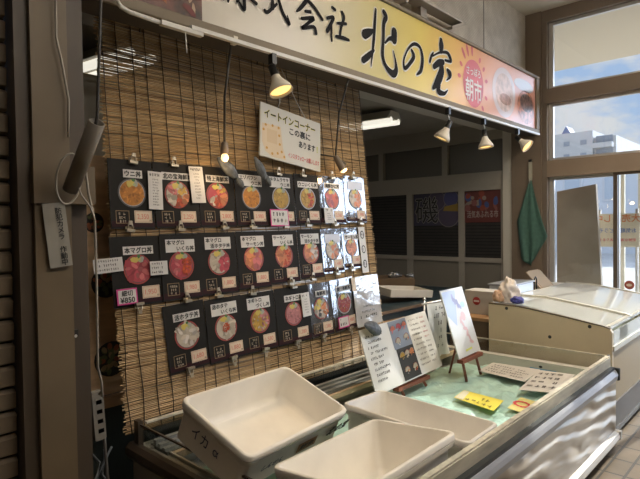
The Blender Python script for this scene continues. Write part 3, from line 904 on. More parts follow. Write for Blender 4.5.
# s, t of the top left corner; width, height; turn in degrees; rows of the title; price; dish; x-stretch; creased; short English description
CARDS = [
    (1.030, 0.660, 0.207, 0.308, 0.8, ('ウニ丼',), '2,350', 'uni', 0, 'orange sea urchin bowl in a dark dish, leftmost of the top row'),
    (1.240, 0.660, 0.236, 0.308, 0.3, ('北の宝海鮮丼',), '2,250', 'mix', 0, 'mixed seafood bowl between the two white strips, top row'),
    (1.480, 0.658, 0.220, 0.306, 0.4, ('特上海鮮丼',), '2,800', 'mix2', 0, 'deluxe seafood bowl just right of the second white strip, top row'),
    (1.702, 0.662, 0.212, 0.302, 0.6, ('エゾバフン', 'ウニ丼'), '3,980', 'uni2', 0, 'orange sea urchin bowl under a grey shell, fourth of top row'),
    (1.918, 0.660, 0.214, 0.302, 0.6, ('キタムラサキ', 'ウニ丼'), '3,480', 'uni3', 0, 'ochre sea urchin bowl with a pink tag over its corner, top row'),
    (2.136, 0.657, 0.204, 0.300, 0.6, ('ウニいくら丼',), '2,980', 'half', 0, 'half yellow, half red bowl below the eat-in notice, top row'),
    (2.342, 0.654, 0.234, 0.300, 0.6, ('海鮮かに丼',), '2,580', 'crab', 1, 'pink crab bowl in creased film, second from right of top row'),
    (2.578, 0.642, 0.212, 0.306, 0.6, (), '1,980', 'salmon_mix', 1, 'pale reflective film and no title, rightmost of the top row'),
    (1.014, 1.000, 0.240, 0.304, -0.3, ('本マグロ丼',), '1,950', 'tuna', 0, 'red tuna bowl with pink price tag, leftmost of middle row'),
    (1.245, 0.995, 0.212, 0.308, 0.4, ('本マグロ', '　　いくら丼'), '1,980', 'tuna_ikura', 0, 'tuna and salmon roe bowl, second of the middle row'),
    (1.455, 0.990, 0.224, 0.310, 0.2, ('本マグロ', '　活ホタテ丼'), '1,880', 'tuna_hotate', 0, 'tuna and pale scallop bowl, third of the middle row'),
    (1.680, 0.989, 0.216, 0.303, 0.1, ('本マグロ', '　サーモン丼'), '1,880', 'tuna_salmon', 0, 'pink tuna and salmon bowl, fourth of the middle row'),
    (1.898, 0.988, 0.224, 0.295, -0.2, ('サーモン', '　　いくら丼'), '1,680', 'salmon_ikura', 0, 'salmon and salmon roe bowl, fifth of the middle row'),
    (2.124, 0.986, 0.198, 0.287, -0.2, ('サーモン', '　活ホタテ丼'), '1,680', 'salmon_hotate', 0, 'salmon and white scallop bowl, sixth of the middle row'),
    (2.322, 0.983, 0.192, 0.274, -0.2, (), '1,480', 'salmon_mix', 1, 'salmon bowl, dark rimmed, under a blank glary title, middle row'),
    (2.514, 0.979, 0.168, 0.264, -0.4, ('サーモン丼',), '1,380', 'salmon', 1, 'all salmon bowl, rightmost card of the middle row'),
    (1.243, 1.318, 0.220, 0.312, -3.0, ('活ホタテ丼',), '1,680', 'hotate', 0, 'white scallop bowl, leftmost of the bottom row'),
    (1.462, 1.317, 0.222, 0.310, -1.8, ('活ホタテ', '　　いくら丼'), '1,880', 'hotate_ikura', 0, 'scallop bowl with a red roe centre, second of the bottom row'),
    (1.684, 1.314, 0.226, 0.308, -1.2, ('ネギトロ', '　　づくし丼'), '1,580', 'neg_mix', 0, 'red rimmed bowl of chopped tuna with yellow, third of the bottom row'),
    (1.910, 1.308, 0.262, 0.314, -0.6, ('ネギトロ丼',), '1,280', 'neg', 0, 'plain minced tuna bowl beside a small white strip, bottom row'),
    (2.174, 1.306, 0.190, 0.316, -1.0, ('海鮮丼',), '1,580', 'kaisen', 1, 'bowl of white, yellow and salmon, with glary film, bottom row'),
    (2.366, 1.296, 0.218, 0.320, -3.0, ('漬け海鮮丼',), '1,480', 'dark', 1, 'dark red minced bowl with a pink tag, rightmost of bottom row'),
]
CARD_POS = []
for ci, (s0, t0, cw, ch, ang, title, price, dk, cre, desc) in enumerate(CARDS):
    rg = random.Random(100 + ci)
    rot = R(ang)
    cx_, ct_ = s0 + cw / 2, t0 + ch / 2
    ca, sa = math.cos(rot), math.sin(rot)
    ux_, uy_ = X * ca + UY * (-sa), UY * ca + X * sa
    tilt = rg.uniform(-0.006, 0.006)

    def cp(x, y, off, base_off=0.012 + 0.003 * (ci % 2), cx_=cx_, ct_=ct_, ux_=ux_, uy_=uy_, tilt=tilt):
        # x, y from the card centre, y up
        return bp(cx_, ct_, base_off + off + x * tilt) + ux_ * x + uy_ * y
    mb = MB()
    mm = m_card2 if cre else m_card
    nx, ny = (10, 12) if cre else (4, 5)
    g = []
    for j in range(ny + 1):
        for i in range(nx + 1):
            x, y = -cw / 2 + cw * i / nx, -ch / 2 + ch * j / ny
            g.append(cp(x, y, 0.0 + (0.0004 * math.sin(x * 60 + ci) if 1 else 0)))
    mb.add(g, [(j * (nx + 1) + i, j * (nx + 1) + i + 1, (j + 1) * (nx + 1) + i + 1, (j + 1) * (nx + 1) + i) for j in range(ny) for i in range(nx)], mm)
    ed = [cp(-cw / 2, -ch / 2, 0), cp(cw / 2, -ch / 2, 0), cp(cw / 2, ch / 2, 0), cp(-cw / 2, ch / 2, 0)]
    bk = [p - NV * 0.002 for p in ed]
    mb.add(ed + bk, [(0, 4, 5, 1), (1, 5, 6, 2), (2, 6, 7, 3), (3, 7, 4, 0), (7, 6, 5, 4)], m_card)
    # maroon band and gold seal low on the left
    mb.quad(cp(-cw / 2 + 0.004, -ch / 2 + 0.01, 0.001), cp(cw / 2 - 0.004, -ch / 2 + 0.01, 0.001), cp(cw / 2 - 0.004, -ch / 2 + 0.035, 0.001), cp(-cw / 2 + 0.004, -ch / 2 + 0.035, 0.001), m_maroon)
    root = mb.build('menu_card', label='black menu card: ' + desc, cat='menu card', group='menu cards on the blind', origin=cp(0, 0, 0))
    CARD_POS.append((cp, cw, ch, desc))
    sx_, sy_ = -cw * 0.24, -ch / 2 + 0.052
    sm = MB()
    for x, y, w2, h2 in ((-0.03, 0.026, 0.06, 0.003), (-0.03, -0.028, 0.06, 0.003), (-0.031, -0.028, 0.003, 0.057), (0.028, -0.028, 0.003, 0.057)):
        sm.quad(cp(sx_ + x, sy_ + y, 0.0016), cp(sx_ + x + w2, sy_ + y, 0.0016), cp(sx_ + x + w2, sy_ + y + h2, 0.0016), cp(sx_ + x, sy_ + y + h2, 0.0016), m_gold)
    for k in range(3):
        sm.scribble(cp(sx_ - 0.018 + 0.001 * k, sy_ + 0.008 - 0.016 * k, 0.0018), ux_, uy_, 0.03, 0.013, mat('seal_pale', (0.36, 0.30, 0.22), 0.5), rg, 0.1)
    sm.build('seal', parent=root)
    # dish
    dm = MB()
    rr = min(0.066, cw * 0.33)
    ry_ = 0.0 + ch * 0.02
    dish(dm, lambda x, y, o, cp=cp, ry_=ry_: cp(x, y + ry_, o), rr, D[dk], rg)
    if dk == 'hotate_ikura':
        for _ in range(36):
            a, q = rg.uniform(0, 6.28), 0.022 * math.sqrt(rg.random())
            dm.disc(cp(q * math.cos(a), ry_ + q * math.sin(a), 0.0065), X, UY, 0.004, 0.004, cm('ikura'), 7)
    dm.build('dish_photo', parent=root)
    # title strip
    if title or cre:
        tm = MB()
        two = len(title) == 2
        tw, th = (0.155, 0.060) if two else (min(0.026 * len(title[0]), cw - 0.04) + 0.012 if title else cw * 0.72, 0.036 if title else 0.055)
        tw = min(tw, cw - 0.014)
        ty = ch / 2 - (0.055 if two else 0.062)
        tx = 0.008 if not two else 0.0
        tm.quad(cp(tx - tw / 2, ty - th / 2, 0.0024), cp(tx + tw / 2, ty - th / 2, 0.0024), cp(tx + tw / 2, ty + th / 2, 0.0024), cp(tx - tw / 2, ty + th / 2, 0.0024), m_paper if title else mat('blank_label', (0.55, 0.56, 0.62), 0.3))
        if two:
            tm.text(cp(tx - tw / 2 + 0.006, ty + 0.006, 0.0032), ux_, uy_, 0.024, title[0], m_txt, 0.04)
            tm.text(cp(tx + tw / 2 - 0.006, ty - 0.022, 0.0032), ux_, uy_, 0.024, title[1].strip('　'), m_txt, 0.04, 'r')
        elif title:
            tm.text(cp(tx, ty - 0.0105, 0.0032), ux_, uy_, 0.028, title[0], m_txt, 0.045, 'c', fit=tw - 0.014)
        tm.build('title_strip', parent=root)
    # price tag
    pm = MB()
    px_, py_ = cw * 0.225, -ch / 2 + 0.055
    pw2, ph2 = 0.042, 0.027
    pm.quad(cp(px_ - pw2, py_ - ph2, 0.0022), cp(px_ + pw2, py_ - ph2, 0.0022), cp(px_ + pw2, py_ + ph2, 0.0022), cp(px_ - pw2, py_ + ph2, 0.0022), m_price)
    for x, y, w2, h2 in ((-0.039, 0.0225, 0.078, 0.0018), (-0.039, -0.024, 0.078, 0.0018), (-0.039, -0.024, 0.0018, 0.048), (0.0372, -0.024, 0.0018, 0.048)):
        pm.quad(cp(px_ + x, py_ + y, 0.0027), cp(px_ + x + w2, py_ + y, 0.0027), cp(px_ + x + w2, py_ + y + h2, 0.0027), cp(px_ + x, py_ + y + h2, 0.0027), m_pline)
    pm.text(cp(px_ - 0.002, py_ - 0.010, 0.003), ux_, uy_, 0.031, price, mat('price_red', (0.58, 0.13, 0.11), 0.5), 0.0, 'c', fit=0.055)
    pm.text(cp(px_ + 0.036, py_ - 0.021, 0.003), ux_, uy_, 0.009, '円', m_txt, 0.03, 'r')
    pm.build('price_tag', parent=root)

# strips, tags and notices pinned over the cards
STRIPS = [
    ('paper_strip', (1.243, 0.794), 0.070, 0.174, 2.5, 0, 10, 'tall white strip of small print left of the mixed seafood card'),
    ('paper_strip', (1.468, 0.757), 0.078, 0.178, -2.0, 0, 9, 'tall white strip of small print left of the deluxe seafood card'),
    ('paper_strip', (0.999, 1.121), 0.126, 0.060, -3.0, 0, 3, 'wide white label sticking out past the left edge of the blind'),
    ('paper_strip', (1.229, 1.147), 0.086, 0.062, 0.0, 0, 3, 'small white label between the first two cards of the middle row'),
    ('price_notice', (1.071, 1.259), 0.092, 0.068, -1.0, 1, 2, 'pink bordered price notice on the plain red tuna card'),
    ('price_notice', (1.991, 0.918), 0.136, 0.094, 0.5, 1, 2, 'pink bordered notice on the ochre sea urchin card, top row'),
    ('price_notice', (2.449, 1.563), 0.097, 0.068, -3.0, 1, 2, 'pink bordered notice on the dark red oval bowl card, bottom row'),
    ('paper_strip', (2.134, 1.418), 0.068, 0.135, -3.0, 0, 6, 'narrow white strip between the bottom row cards, beside minced tuna'),
    ('paper_strip', (2.709, 1.127), 0.066, 0.298, -1.0, 2, 3, 'long white vertical banner strip at the right edge of the blind'),
    ('paper_strip', (2.403, 0.902), 0.082, 0.095, 0.5, 0, 4, 'small white four line label on the pink crab card'),
    ('laminated_notice', (2.700, 1.457), 0.265, 0.320, -1.5, 3, 3, 'grey white laminated notice with glare, lowest right corner of the blind'),
]
m_lam = mat('laminated_paper', (0.50, 0.49, 0.48), 0.25, coat=1.0, bump=0.8, bscale=11)
for k, (nm, (s_, t_), w_, h_, ang, style, rows, lab) in enumerate(STRIPS):
    rg = random.Random(300 + k)
    rot = R(ang)
    ux_, uy_ = X * math.cos(rot) + UY * (-math.sin(rot)), UY * math.cos(rot) + X * math.sin(rot)
    O = bp(s_, t_, 0.024 + 0.002 * (k % 2))
    mb = MB()
    P = lambda x, y, o=0.0: O + ux_ * x + uy_ * y + NV * o
    if style == 1:
        mb.slab(O, ux_, uy_, w_, h_, 0.0015, m_pink)
        mb.quad(P(-w_ / 2 + 0.006, -h_ / 2 + 0.006, 0.0006), P(w_ / 2 - 0.006, -h_ / 2 + 0.006, 0.0006), P(w_ / 2 - 0.006, h_ / 2 - 0.006, 0.0006), P(-w_ / 2 + 0.006, h_ / 2 - 0.006, 0.0006), m_paper)
    else:
        mb.slab(O, ux_, uy_, w_, h_, 0.0015, m_lam if style == 3 else m_paper)
    if k == 4:
        mb.text(P(0, 0.004, 0.0012), ux_, uy_, 0.026, '細切', m_txt, 0.03, 'c')
        mb.text(P(0, -0.026, 0.0012), ux_, uy_, 0.032, '¥850', m_txt, 0.03, 'c')
    elif style == 1:
        for j in range(rows):
            mb.scribble(P(-w_ * 0.36, h_ * 0.10 - j * h_ * 0.38, 0.0012), ux_, uy_, w_ * 0.6, h_ * 0.26, m_txt, rg)
    elif style == 2:
        for j in range(rows):
            mb.disc(P(0, h_ * (0.33 - 0.32 * j), 0.0010), ux_, uy_, 0.020, 0.027, m_txt, 14)
            mb.disc(P(0, h_ * (0.33 - 0.32 * j), 0.0014), ux_, uy_, 0.014, 0.020, m_paper, 14)
            mb.scribble(P(-0.012, h_ * (0.30 - 0.32 * j), 0.0018), ux_, uy_, 0.02, 0.02, m_txt, rg)
    elif style == 3:
        for j in range(3):
            mb.scribble(P(-0.05 - 0.02 * j, -0.04 - 0.034 * j, 0.0012), ux_, uy_, 0.10 + 0.03 * j, 0.013 + 0.003 * j, m_txt, rg)
        mb.quad(P(-w_ / 2 - 0.01, h_ / 2 - 0.085, 0.0012), P(-w_ / 2 + 0.03, h_ / 2 - 0.085, 0.0012), P(-w_ / 2 + 0.03, h_ / 2, 0.0012), P(-w_ / 2 - 0.01, h_ / 2, 0.0012), m_price)
    elif h_ > w_:
        mb.scribble(P(-w_ * 0.4, h_ / 2 - 0.022, 0.0012), ux_, uy_, w_ * 0.72, 0.014, m_txt, rg, 0.05)
        for j in range(rows):
            mb.scribble(P(-w_ * 0.2, h_ / 2 - 0.040 - j * (h_ - 0.045) / rows, 0.0012), ux_, uy_, w_ * 0.36, 0.007, m_txt, rg)
    else:
        for j in range(rows):
            mb.scribble(P(-w_ * 0.42, h_ / 2 - (j + 0.85) * h_ / (rows + 0.3), 0.0012), ux_, uy_, w_ * rg.uniform(0.55, 0.8), h_ * 0.17, m_txt, rg)
    mb.build(nm, label=lab, cat='notice' if style else 'paper strip', group='strips and notices pinned over the menu cards', origin=O)

# white eat-in notice
rot = R(7.5)
ux_, uy_ = X * math.cos(rot) + TV * math.sin(rot), UY * math.cos(rot) + X * math.sin(rot)
O = bp(2.124, 0.458, 0.045)
P = lambda x, y, o=0.0: O + ux_ * x + uy_ * y + NV * o
mb = MB().slab(O, ux_, uy_, 0.475, 0.305, 0.010, mat('board_white', (0.62, 0.60, 0.54), 0.55))
for zz, mm, of in ((0.0009, mat('marker_yellow', (0.75, 0.70, 0.05), 0.5), 0.062), (0.0022, m_txt, 0.03)):
    mb.text(P(-0.21, 0.076, zz), ux_, uy_, 0.056, 'イートインコーナー', mm, of, fit=0.40)
mb.text(P(-0.02, 0.022, 0.001), ux_, uy_, 0.045, 'この裏に', m_txt, 0.045)
mb.text(P(0.055, -0.038, 0.001), ux_, uy_, 0.045, 'あります', m_txt, 0.045, fit=0.135)
mb.text(P(0.205, -0.038, 0.001), ux_, uy_, 0.046, '！', mat('marker_olive', (0.50, 0.50, 0.03), 0.5), 0.04)
mb.text(P(-0.03, -0.118, 0.001), ux_, uy_, 0.034, 'インスタフォローお願いします', m_red, 0.02, fit=0.255)
no = mb.build('eat_in_notice', label='white board with handwritten eat-in notice hung on the blind under the lit spotlight', cat='notice', origin=O)
pm = MB()
pts = [P(-0.225, 0.035, 0.001), P(-0.09, 0.045, 0.001), P(-0.07, -0.075, 0.001), P(-0.045, -0.14, 0.001), P(-0.15, -0.143, 0.001), P(-0.20, -0.12, 0.001), P(-0.225, -0.07, 0.001)]
pm.add(pts, [tuple(range(len(pts)))][::-1], mat('drawing_cream', (0.66, 0.52, 0.34), 0.5))
pm.quad(P(-0.19, 0.012, 0.0016), P(-0.115, 0.012, 0.0016), P(-0.115, -0.065, 0.0016), P(-0.19, -0.065, 0.0016), mat('drawing_buff', (0.62, 0.46, 0.28), 0.5))
for x, y in ((-0.20, 0.03), (-0.15, 0.036), (-0.105, 0.034), (-0.10, -0.01), (-0.095, -0.06), (-0.08, -0.10), (-0.06, -0.125), (-0.11, -0.115), (-0.15, -0.125), (-0.19, -0.10), (-0.215, 0.0)):
    pm.disc(P(x, y, 0.0018), ux_, uy_, 0.008, 0.008, mat('drawing_orange', (0.55, 0.28, 0.05), 0.5), 9)
pm.build('drawing', parent=no)
MB().tube([P(-0.11, 0.15, 0.0), P(-0.10, 0.19, 0.005), Vector((1.96, 2.13, 2.23))], 0.0025, m_paper, 5).tube([P(0.11, 0.15, 0), P(0.03, 0.22, 0.01), Vector((1.98, 2.13, 2.23))], 0.0025, m_paper, 5).build('string', parent=no)

# bulldog clips: one mesh, copied
m_clip = mat('clip_metal', (0.52, 0.46, 0.36), 0.35, 0.8)
cb = MB()
cb.prism([(-0.019, -0.013, -0.008), (-0.019, 0.011, -0.008), (-0.019, 0.011, -0.002)], (0.038, 0, 0), m_clip)
cb.box(-0.019, 0.019, -0.014, -0.002, -0.006, 0.010, m_clip)
cb.tube([(-0.011, 0, -0.002), (-0.010, 0.012, 0.002), (-0.005, 0.034, 0.003), (0.005, 0.034, 0.003), (0.010, 0.012, 0.002), (0.011, 0, -0.002)], 0.0028, m_clip, 6)
cb.box(-0.0075, 0.0075, 0.018, 0.034, 0.0, 0.006, m_clip)
BASIS = Matrix(((1, UY.x, NV.x), (0, UY.y, NV.y), (0, UY.z, NV.z)))
spots = []
for ci, (cp, cw, ch, desc) in enumerate(CARD_POS):
    short = desc.split(',')[0]
    if ci < 8 and ci not in (2, 3):
        spots.append((cp(0.01 - 0.02 * (ci % 3), ch / 2 - 0.004, 0.010), 1, 'metal clip holding the top edge of the %s card' % short))
    if 8 <= ci:
        pass
    below = {0: 8, 1: 9, 2: 10, 3: 11, 4: 12, 5: 13, 6: 14, 7: 15}
    if ci < 16 and ci != 11:
        spots.append((cp(0.012 * ((ci * 7) % 5 - 2), -ch / 2 + 0.0, 0.011), -1 if ci == 8 else 1, 'metal clip on the bottom edge of the %s card' % short))
    if ci >= 16:
        spots.append((cp(0.01 * ((ci * 3) % 4 - 1), -ch / 2 + 0.002, 0.011), -1, 'metal clip hanging on the bottom edge of the %s card' % short))
        if ci in (18, 19):
            spots.append((cp(-0.04 + 0.05 * (ci % 2), ch / 2 + 0.004, 0.011), 1, 'metal clip on the top edge of the %s card' % short))
src = None
for k, (p, up, lab) in enumerate(spots):
    lab = ' '.join(lab.split()[:16])
    if src is None:
        o = cb.build('bulldog_clip')
        src = o
    else:
        o = src.copy()
        col.objects.link(o)
    o.location = p
    o.rotation_euler = (BASIS.to_4x4() @ Matrix.Rotation(R(180 if up < 0 else 0) + R((k * 37) % 17 - 8), 4, 'Z')).to_euler()
    tag(o, lab, 'clip', 'metal clips on the menu cards')

# grey shells hung on the cards
m_shell = mat('shell_grey', (0.07, 0.074, 0.078), 0.5, noise=0.4, nscale=40)


def shell(c, ax, nrm, ln, wd, lab, grp):
    c, ax, nrm = Vector(c), Vector(ax).normalized(), Vector(nrm).normalized()
    sd = ax.cross(nrm)
    mb_ = MB()
    nu, nv = 14, 12
    vv, ff = [], []
    for i in range(nu + 1):
        u = i / nu
        prof = math.sin(math.pi * min(1, u * 0.96 + 0.03)) ** 0.7 * (0.65 + 0.35 * u)
        for j in range(nv + 1):
            a = math.pi * j / nv
            rid = 1 + 0.13 * math.sin(j * 2.6) + 0.10 * math.sin(u * 30)
            vv.append(c + ax * (u - 0.5) * ln + sd * math.cos(a) * wd / 2 * prof * (1 + 0.03 * math.sin(u * 24)) + nrm * math.sin(a) * wd * 0.26 * prof * rid)
    for i in range(nu):
        for j in range(nv):
            ff.append((i * (nv + 1) + j, (i + 1) * (nv + 1) + j, (i + 1) * (nv + 1) + j + 1, i * (nv + 1) + j + 1))
    # flat back
    bs = len(vv)
    for i in range(nu):
        ff.append((i * (nv + 1), i * (nv + 1) + nv, (i + 1) * (nv + 1) + nv, (i + 1) * (nv + 1)))
    mb_.add(vv, ff, m_shell, True)
    return mb_.build('shell', label=lab, cat='shell', group=grp, origin=c)


DRx = lambda a: X * math.cos(R(a)) + TV * math.sin(R(a))
shell(bp(1.632, 0.668, 0.06), DRx(40), NV, 0.15, 0.085, 'dark grey ridged shell hung over the deluxe seafood card, left of the two', 'shells on the blind')
shell(bp(1.712, 0.735, 0.05), DRx(50), NV, 0.07, 0.045, 'small dark grey shell tip at the corner of the deluxe seafood card', 'shells on the blind')
shell(bp(1.848, 0.655, 0.06), DRx(62), NV, 0.135, 0.072, 'dark grey ridged shell hung between the third and fourth top cards', 'shells on the blind')
shell(bp(1.905, 0.712, 0.05), DRx(60), NV, 0.08, 0.042, 'small dark grey shell next to the sea urchin title, beneath the eat-in notice', 'shells on the blind')

# ------------------------------------------------------------------ left edge: shutter, pipe, cords, notice, boards behind
m_sh = mat('shutter_paint', (0.21, 0.165, 0.115), 0.5)
m_shg = mat('shutter_gap', (0.035, 0.028, 0.02), 0.6)
sh = MB()
nsl = 43
for k in range(nsl):
    z0 = 0.02 + k * 0.08
    sh.prism([(-1.4, 2.06, z0), (-1.4, 2.035, z0 + 0.01), (-1.4, 2.03, z0 + 0.066), (-1.4, 2.05, z0 + 0.077), (-1.4, 2.06, z0 + 0.077)], (2.0, 0, 0), m_sh)
sh.box(-1.4, 0.6, 2.055, 2.09, 0, 3.44, m_shg)
sh.build('roller_shutter', label='closed brown roller shutter of the next stall at the left edge', cat='shutter')
m_pipe = mat('pipe_grey', (0.17, 0.145, 0.115), 0.45)
pp_ = MB()
pa, pb2 = Vector((0.752, 1.900, 1.51)), Vector((0.770, 1.720, 1.722))
ax = (pb2 - pa).normalized()
pp_.lathe(pa, ax, [(0, 0.004), (0, 0.027), ((pb2 - pa).length, 0.027), ((pb2 - pa).length, 0.021), (0.06, 0.02)], m_pipe, 18)
pp_.build('pipe_holder', label='short slanted grey pipe with open top, tied to the left pillar', cat='pipe', origin=pa)
MB().tube([(0.80, 1.72, 2.75), (0.795, 1.72, 2.15), (0.772, 1.722, 1.74), (0.768, 1.745, 1.68)], 0.0050, m_cord, 7).build('black_cable', label='straight black cable running down into the slanted pipe', cat='cable')
m_wcord = mat('white_cord', (0.34, 0.31, 0.26), 0.5)
MB().tube([(0.722, 1.93, 2.9), (0.730, 1.93, 2.2), (0.728, 1.93, 2.04), (0.745, 1.93, 1.96), (0.765, 1.93, 1.83), (0.760, 1.93, 1.70)], 0.0042, m_wcord, 6).build('thin_cable', label='thin kinked pale cable hanging down the left pillar face', cat='cable')
lp = []
for k in range(40):
    a = 2 * math.pi * k / 39
    lp.append(Vector((0.735 + 0.038 * math.sin(a) + 0.02 * math.cos(a), 1.868, 1.545 + 0.085 * math.cos(a) - 0.02 * math.sin(a))))
lp2 = [Vector((0.752, 1.80, 1.66)), Vector((0.748, 1.866, 1.56)), Vector((0.775, 1.866, 1.49)), Vector((0.805, 1.868, 1.45)), Vector((0.822, 1.87, 1.40))]
lp3 = [Vector((0.79, 1.868, 1.60)), Vector((0.80, 1.868, 1.50)), Vector((0.825, 1.88, 1.40)), Vector((0.835, 1.90, 1.2)), Vector((0.842, 1.92, 1.0)), Vector((0.845, 1.93, 0.86)), Vector((0.862, 1.94, 0.80)), Vector((0.868, 1.95, 0.74))]
MB().tube(lp, 0.0035, m_wcord, 6).tube(lp2, 0.0035, m_wcord, 6).tube(lp3, 0.0042, m_wcord, 6).build('white_cord', label='white cord looped round the slanted pipe and running down the pillar', cat='cord')
nb = MB().slab((0.717, 1.934, 1.352), X + Z * 0.10, Z - X * 0.10, 0.076, 0.225, 0.002, mat('notice_dim', (0.30, 0.28, 0.24), 0.6))
ntc = nb.build('camera_notice', label='narrow vertical cream notice with black characters on the left pillar', cat='notice')
tx = MB()
for k, chx in enumerate('防犯カメラ　作動中'):
    tx.text(Vector((0.722, 1.932, 1.428)) + (Z - X * 0.10) * (-0.0225 * k), X + Z * 0.10, Z - X * 0.10, 0.024, chx, m_txt, 0.02, 'c')
tx.build('lettering', parent=ntc)
MB().box(0.78, 0.80, 1.985, 2.001, 0.975, 1.0, m_black).disc((0.79, 1.984, 0.978), X, Z, 0.006, 0.006, m_paper, 8).build('wall_switch', label='tiny black switch with pale dot low on the left pillar', cat='switch')
ps = MB().slab((0.885, 2.02, 0.645), X + Z * 0.06, Z - X * 0.06, 0.044, 0.19, 0.03, mat('power_strip', (0.22, 0.20, 0.17), 0.5), 0.004)
pso = ps.build('power_strip', label='pale power strip hanging by its cord beside the pillar foot', cat='power strip')
sk = MB()
for k in range(4):
    sk.slab(Vector((0.885, 2.0195, 0.70)) + (Z - X * 0.06) * (-0.038 * k), X + Z * 0.06, Z - X * 0.06, 0.022, 0.016, 0.0, m_black)
sk.build('socket', parent=pso)
MB().tube([(0.868, 1.955, 0.76), (0.875, 1.99, 0.74)], 0.006, m_wcord, 6).build('plug', parent=pso)
MB().tube([(0.905, 2.06, 0.735), (0.92, 2.06, 0.55), (0.93, 2.05, 0.30), (0.945, 2.05, 0.04)], 0.006, mat('cable_grey', (0.13, 0.12, 0.11), 0.5), 6).build('floor_cable', label='dark grey cable running down to the floor beside the freezer', cat='cable')
rg = random.Random(5)
bc = MB()
for k in range(3):
    pts = [Vector((0.90 + 0.03 * k + 0.03 * math.sin(i * 1.4 + k), 2.12 + 0.02 * math.cos(i), 0.46 - 0.045 * i)) for i in range(9)]
    bc.tube(pts, 0.005, mat('cable_slate', (0.14, 0.16, 0.18), 0.5), 6)
bc.build('cable_tangle', label='tangle of slate grey cables beneath the power strip', cat='cable')
m_ply = mat('plywood', (0.60, 0.42, 0.25), 0.6, noise=0.25, nscale=3, nstretch=(1, 1, 9))
plb = MB().box(0.835, 1.30, 2.335, 2.350, 0.62, 1.70, m_ply)
plo = plb.build('plywood_board', label='dim plywood board with food photos, in the gap left of the blind', cat='board')
for k, (px_, pz_, r_) in enumerate(((1.02, 1.40, 0.045), (1.07, 1.13, 0.07), (1.085, 0.78, 0.08))):
    q = MB()
    q.disc((px_, 2.332, pz_), X, Z, r_, r_, m_black, 20)
    for j in range(26):
        a, d = rg.uniform(0, 6.28), r_ * 0.75 * math.sqrt(rg.random())
        q.disc((px_ + d * math.cos(a), 2.3315 - j * 0.00005, pz_ + d * math.sin(a)), X, Z, r_ * 0.2, r_ * 0.14, mat(*[('photo_rust', (0.30, 0.09, 0.04)), ('photo_green', (0.10, 0.12, 0.05)), ('photo_sand', (0.30, 0.22, 0.12))][rg.randrange(3)]), 8, a)
    q.build('food_photo', parent=plo)
MB().box(0.86, 1.15, 2.30, 2.34, 0.57, 0.615, mat('shelf_wood', (0.33, 0.20, 0.10), 0.5)).build('wood_shelf', label='narrow wooden shelf edge behind the lower left of the blind', cat='shelf')
MB().box(0.95, 1.5, 2.36, 2.8, 0.0, 0.55, mat('crate_green', (0.035, 0.05, 0.045), 0.6)).build('dark_crate', label='dark greenish crate in the shadows beneath the wooden shelf', cat='crate')

# ------------------------------------------------------------------ near display freezer
fz = empty('display_freezer', (2.3, 1.49, 0.0), 'long low open display freezer with steel front and glass rim, nearest the viewer', 'freezer')
m_fin = mat('freezer_liner', (0.60, 0.57, 0.50), 0.45, noise=0.06, nscale=5)
m_body = mat('freezer_body', (0.30, 0.285, 0.25), 0.5)
m_rail = mat('rail_steel', (0.36, 0.36, 0.37), 0.55, 0.5, bump=0.05, bscale=200)
m_rdark = mat('rail_brown', (0.11, 0.085, 0.065), 0.28, 0.5)
m_gask = mat('gasket', (0.03, 0.032, 0.032), 0.5)
m_fglass = glass_mat('freezer_glass', (0.94, 0.96, 0.95), 0.05)
m_rim = mat('glass_edge', (0.60, 0.56, 0.46), 0.45, noise=0.25, nscale=25)
m_panel2 = bpy.data.materials.new('wavy_steel')
m_panel2.use_nodes = True
_t = m_panel2.node_tree
_b = _t.nodes['Principled BSDF']
_b.inputs['Base Color'].default_value = (0.42, 0.36, 0.28, 1)
_b.inputs['Metallic'].default_value = 0.40
_b.inputs['Roughness'].default_value = 0.40
_c = _t.nodes.new('ShaderNodeTexCoord')
_m = _t.nodes.new('ShaderNodeMapping')
_m.inputs['Rotation'].default_value = (0, R(-25), 0)
_m.inputs['Scale'].default_value = (1.6, 1, 4.5)
_w = _t.nodes.new('ShaderNodeTexWave')
_w.bands_direction = 'Z'
_w.inputs['Scale'].default_value = 0.8
_w.inputs['Distortion'].default_value = 7.0
_w.inputs['Detail'].default_value = 2.0
_w.inputs['Detail Scale'].default_value = 1.2
_t.links.new(_c.outputs['Object'], _m.inputs[0])
_t.links.new(_m.outputs[0], _w.inputs['Vector'])
_p = _t.nodes.new('ShaderNodeBump')
_p.inputs['Strength'].default_value = 0.8
_p.inputs['Distance'].default_value = 0.03
_t.links.new(_w.outputs['Fac'], _p.inputs['Height'])
_t.links.new(_p.outputs[0], _b.inputs['Normal'])
b = MB()
b.box(1.06, 3.545, 0.885, 0.952, 0.10, 0.44, m_body).box(1.06, 3.545, 2.03, 2.10, 0.10, 0.45, m_body).box(1.06, 1.13, 0.952, 2.03, 0.10, 0.44, m_body).box(3.485, 3.545, 0.952, 2.03, 0.10, 0.46, m_fin)
b.box(1.13, 3.485, 0.952, 2.03, 0.10, 0.33, m_body)
b.build('cabinet', parent=fz)
lnr = MB()
lnr.box(1.13, 3.485, 0.952, 0.962, 0.33, 0.452, m_fin).box(1.13, 3.485, 2.022, 2.032, 0.33, 0.452, m_fin).box(1.13, 1.14, 0.962, 2.022, 0.33, 0.452, m_fin).box(3.475, 3.486, 0.962, 2.022, 0.33, 0.462, m_fin)
lnr.box(1.14, 3.475, 0.962, 2.022, 0.330, 0.334, m_fin)
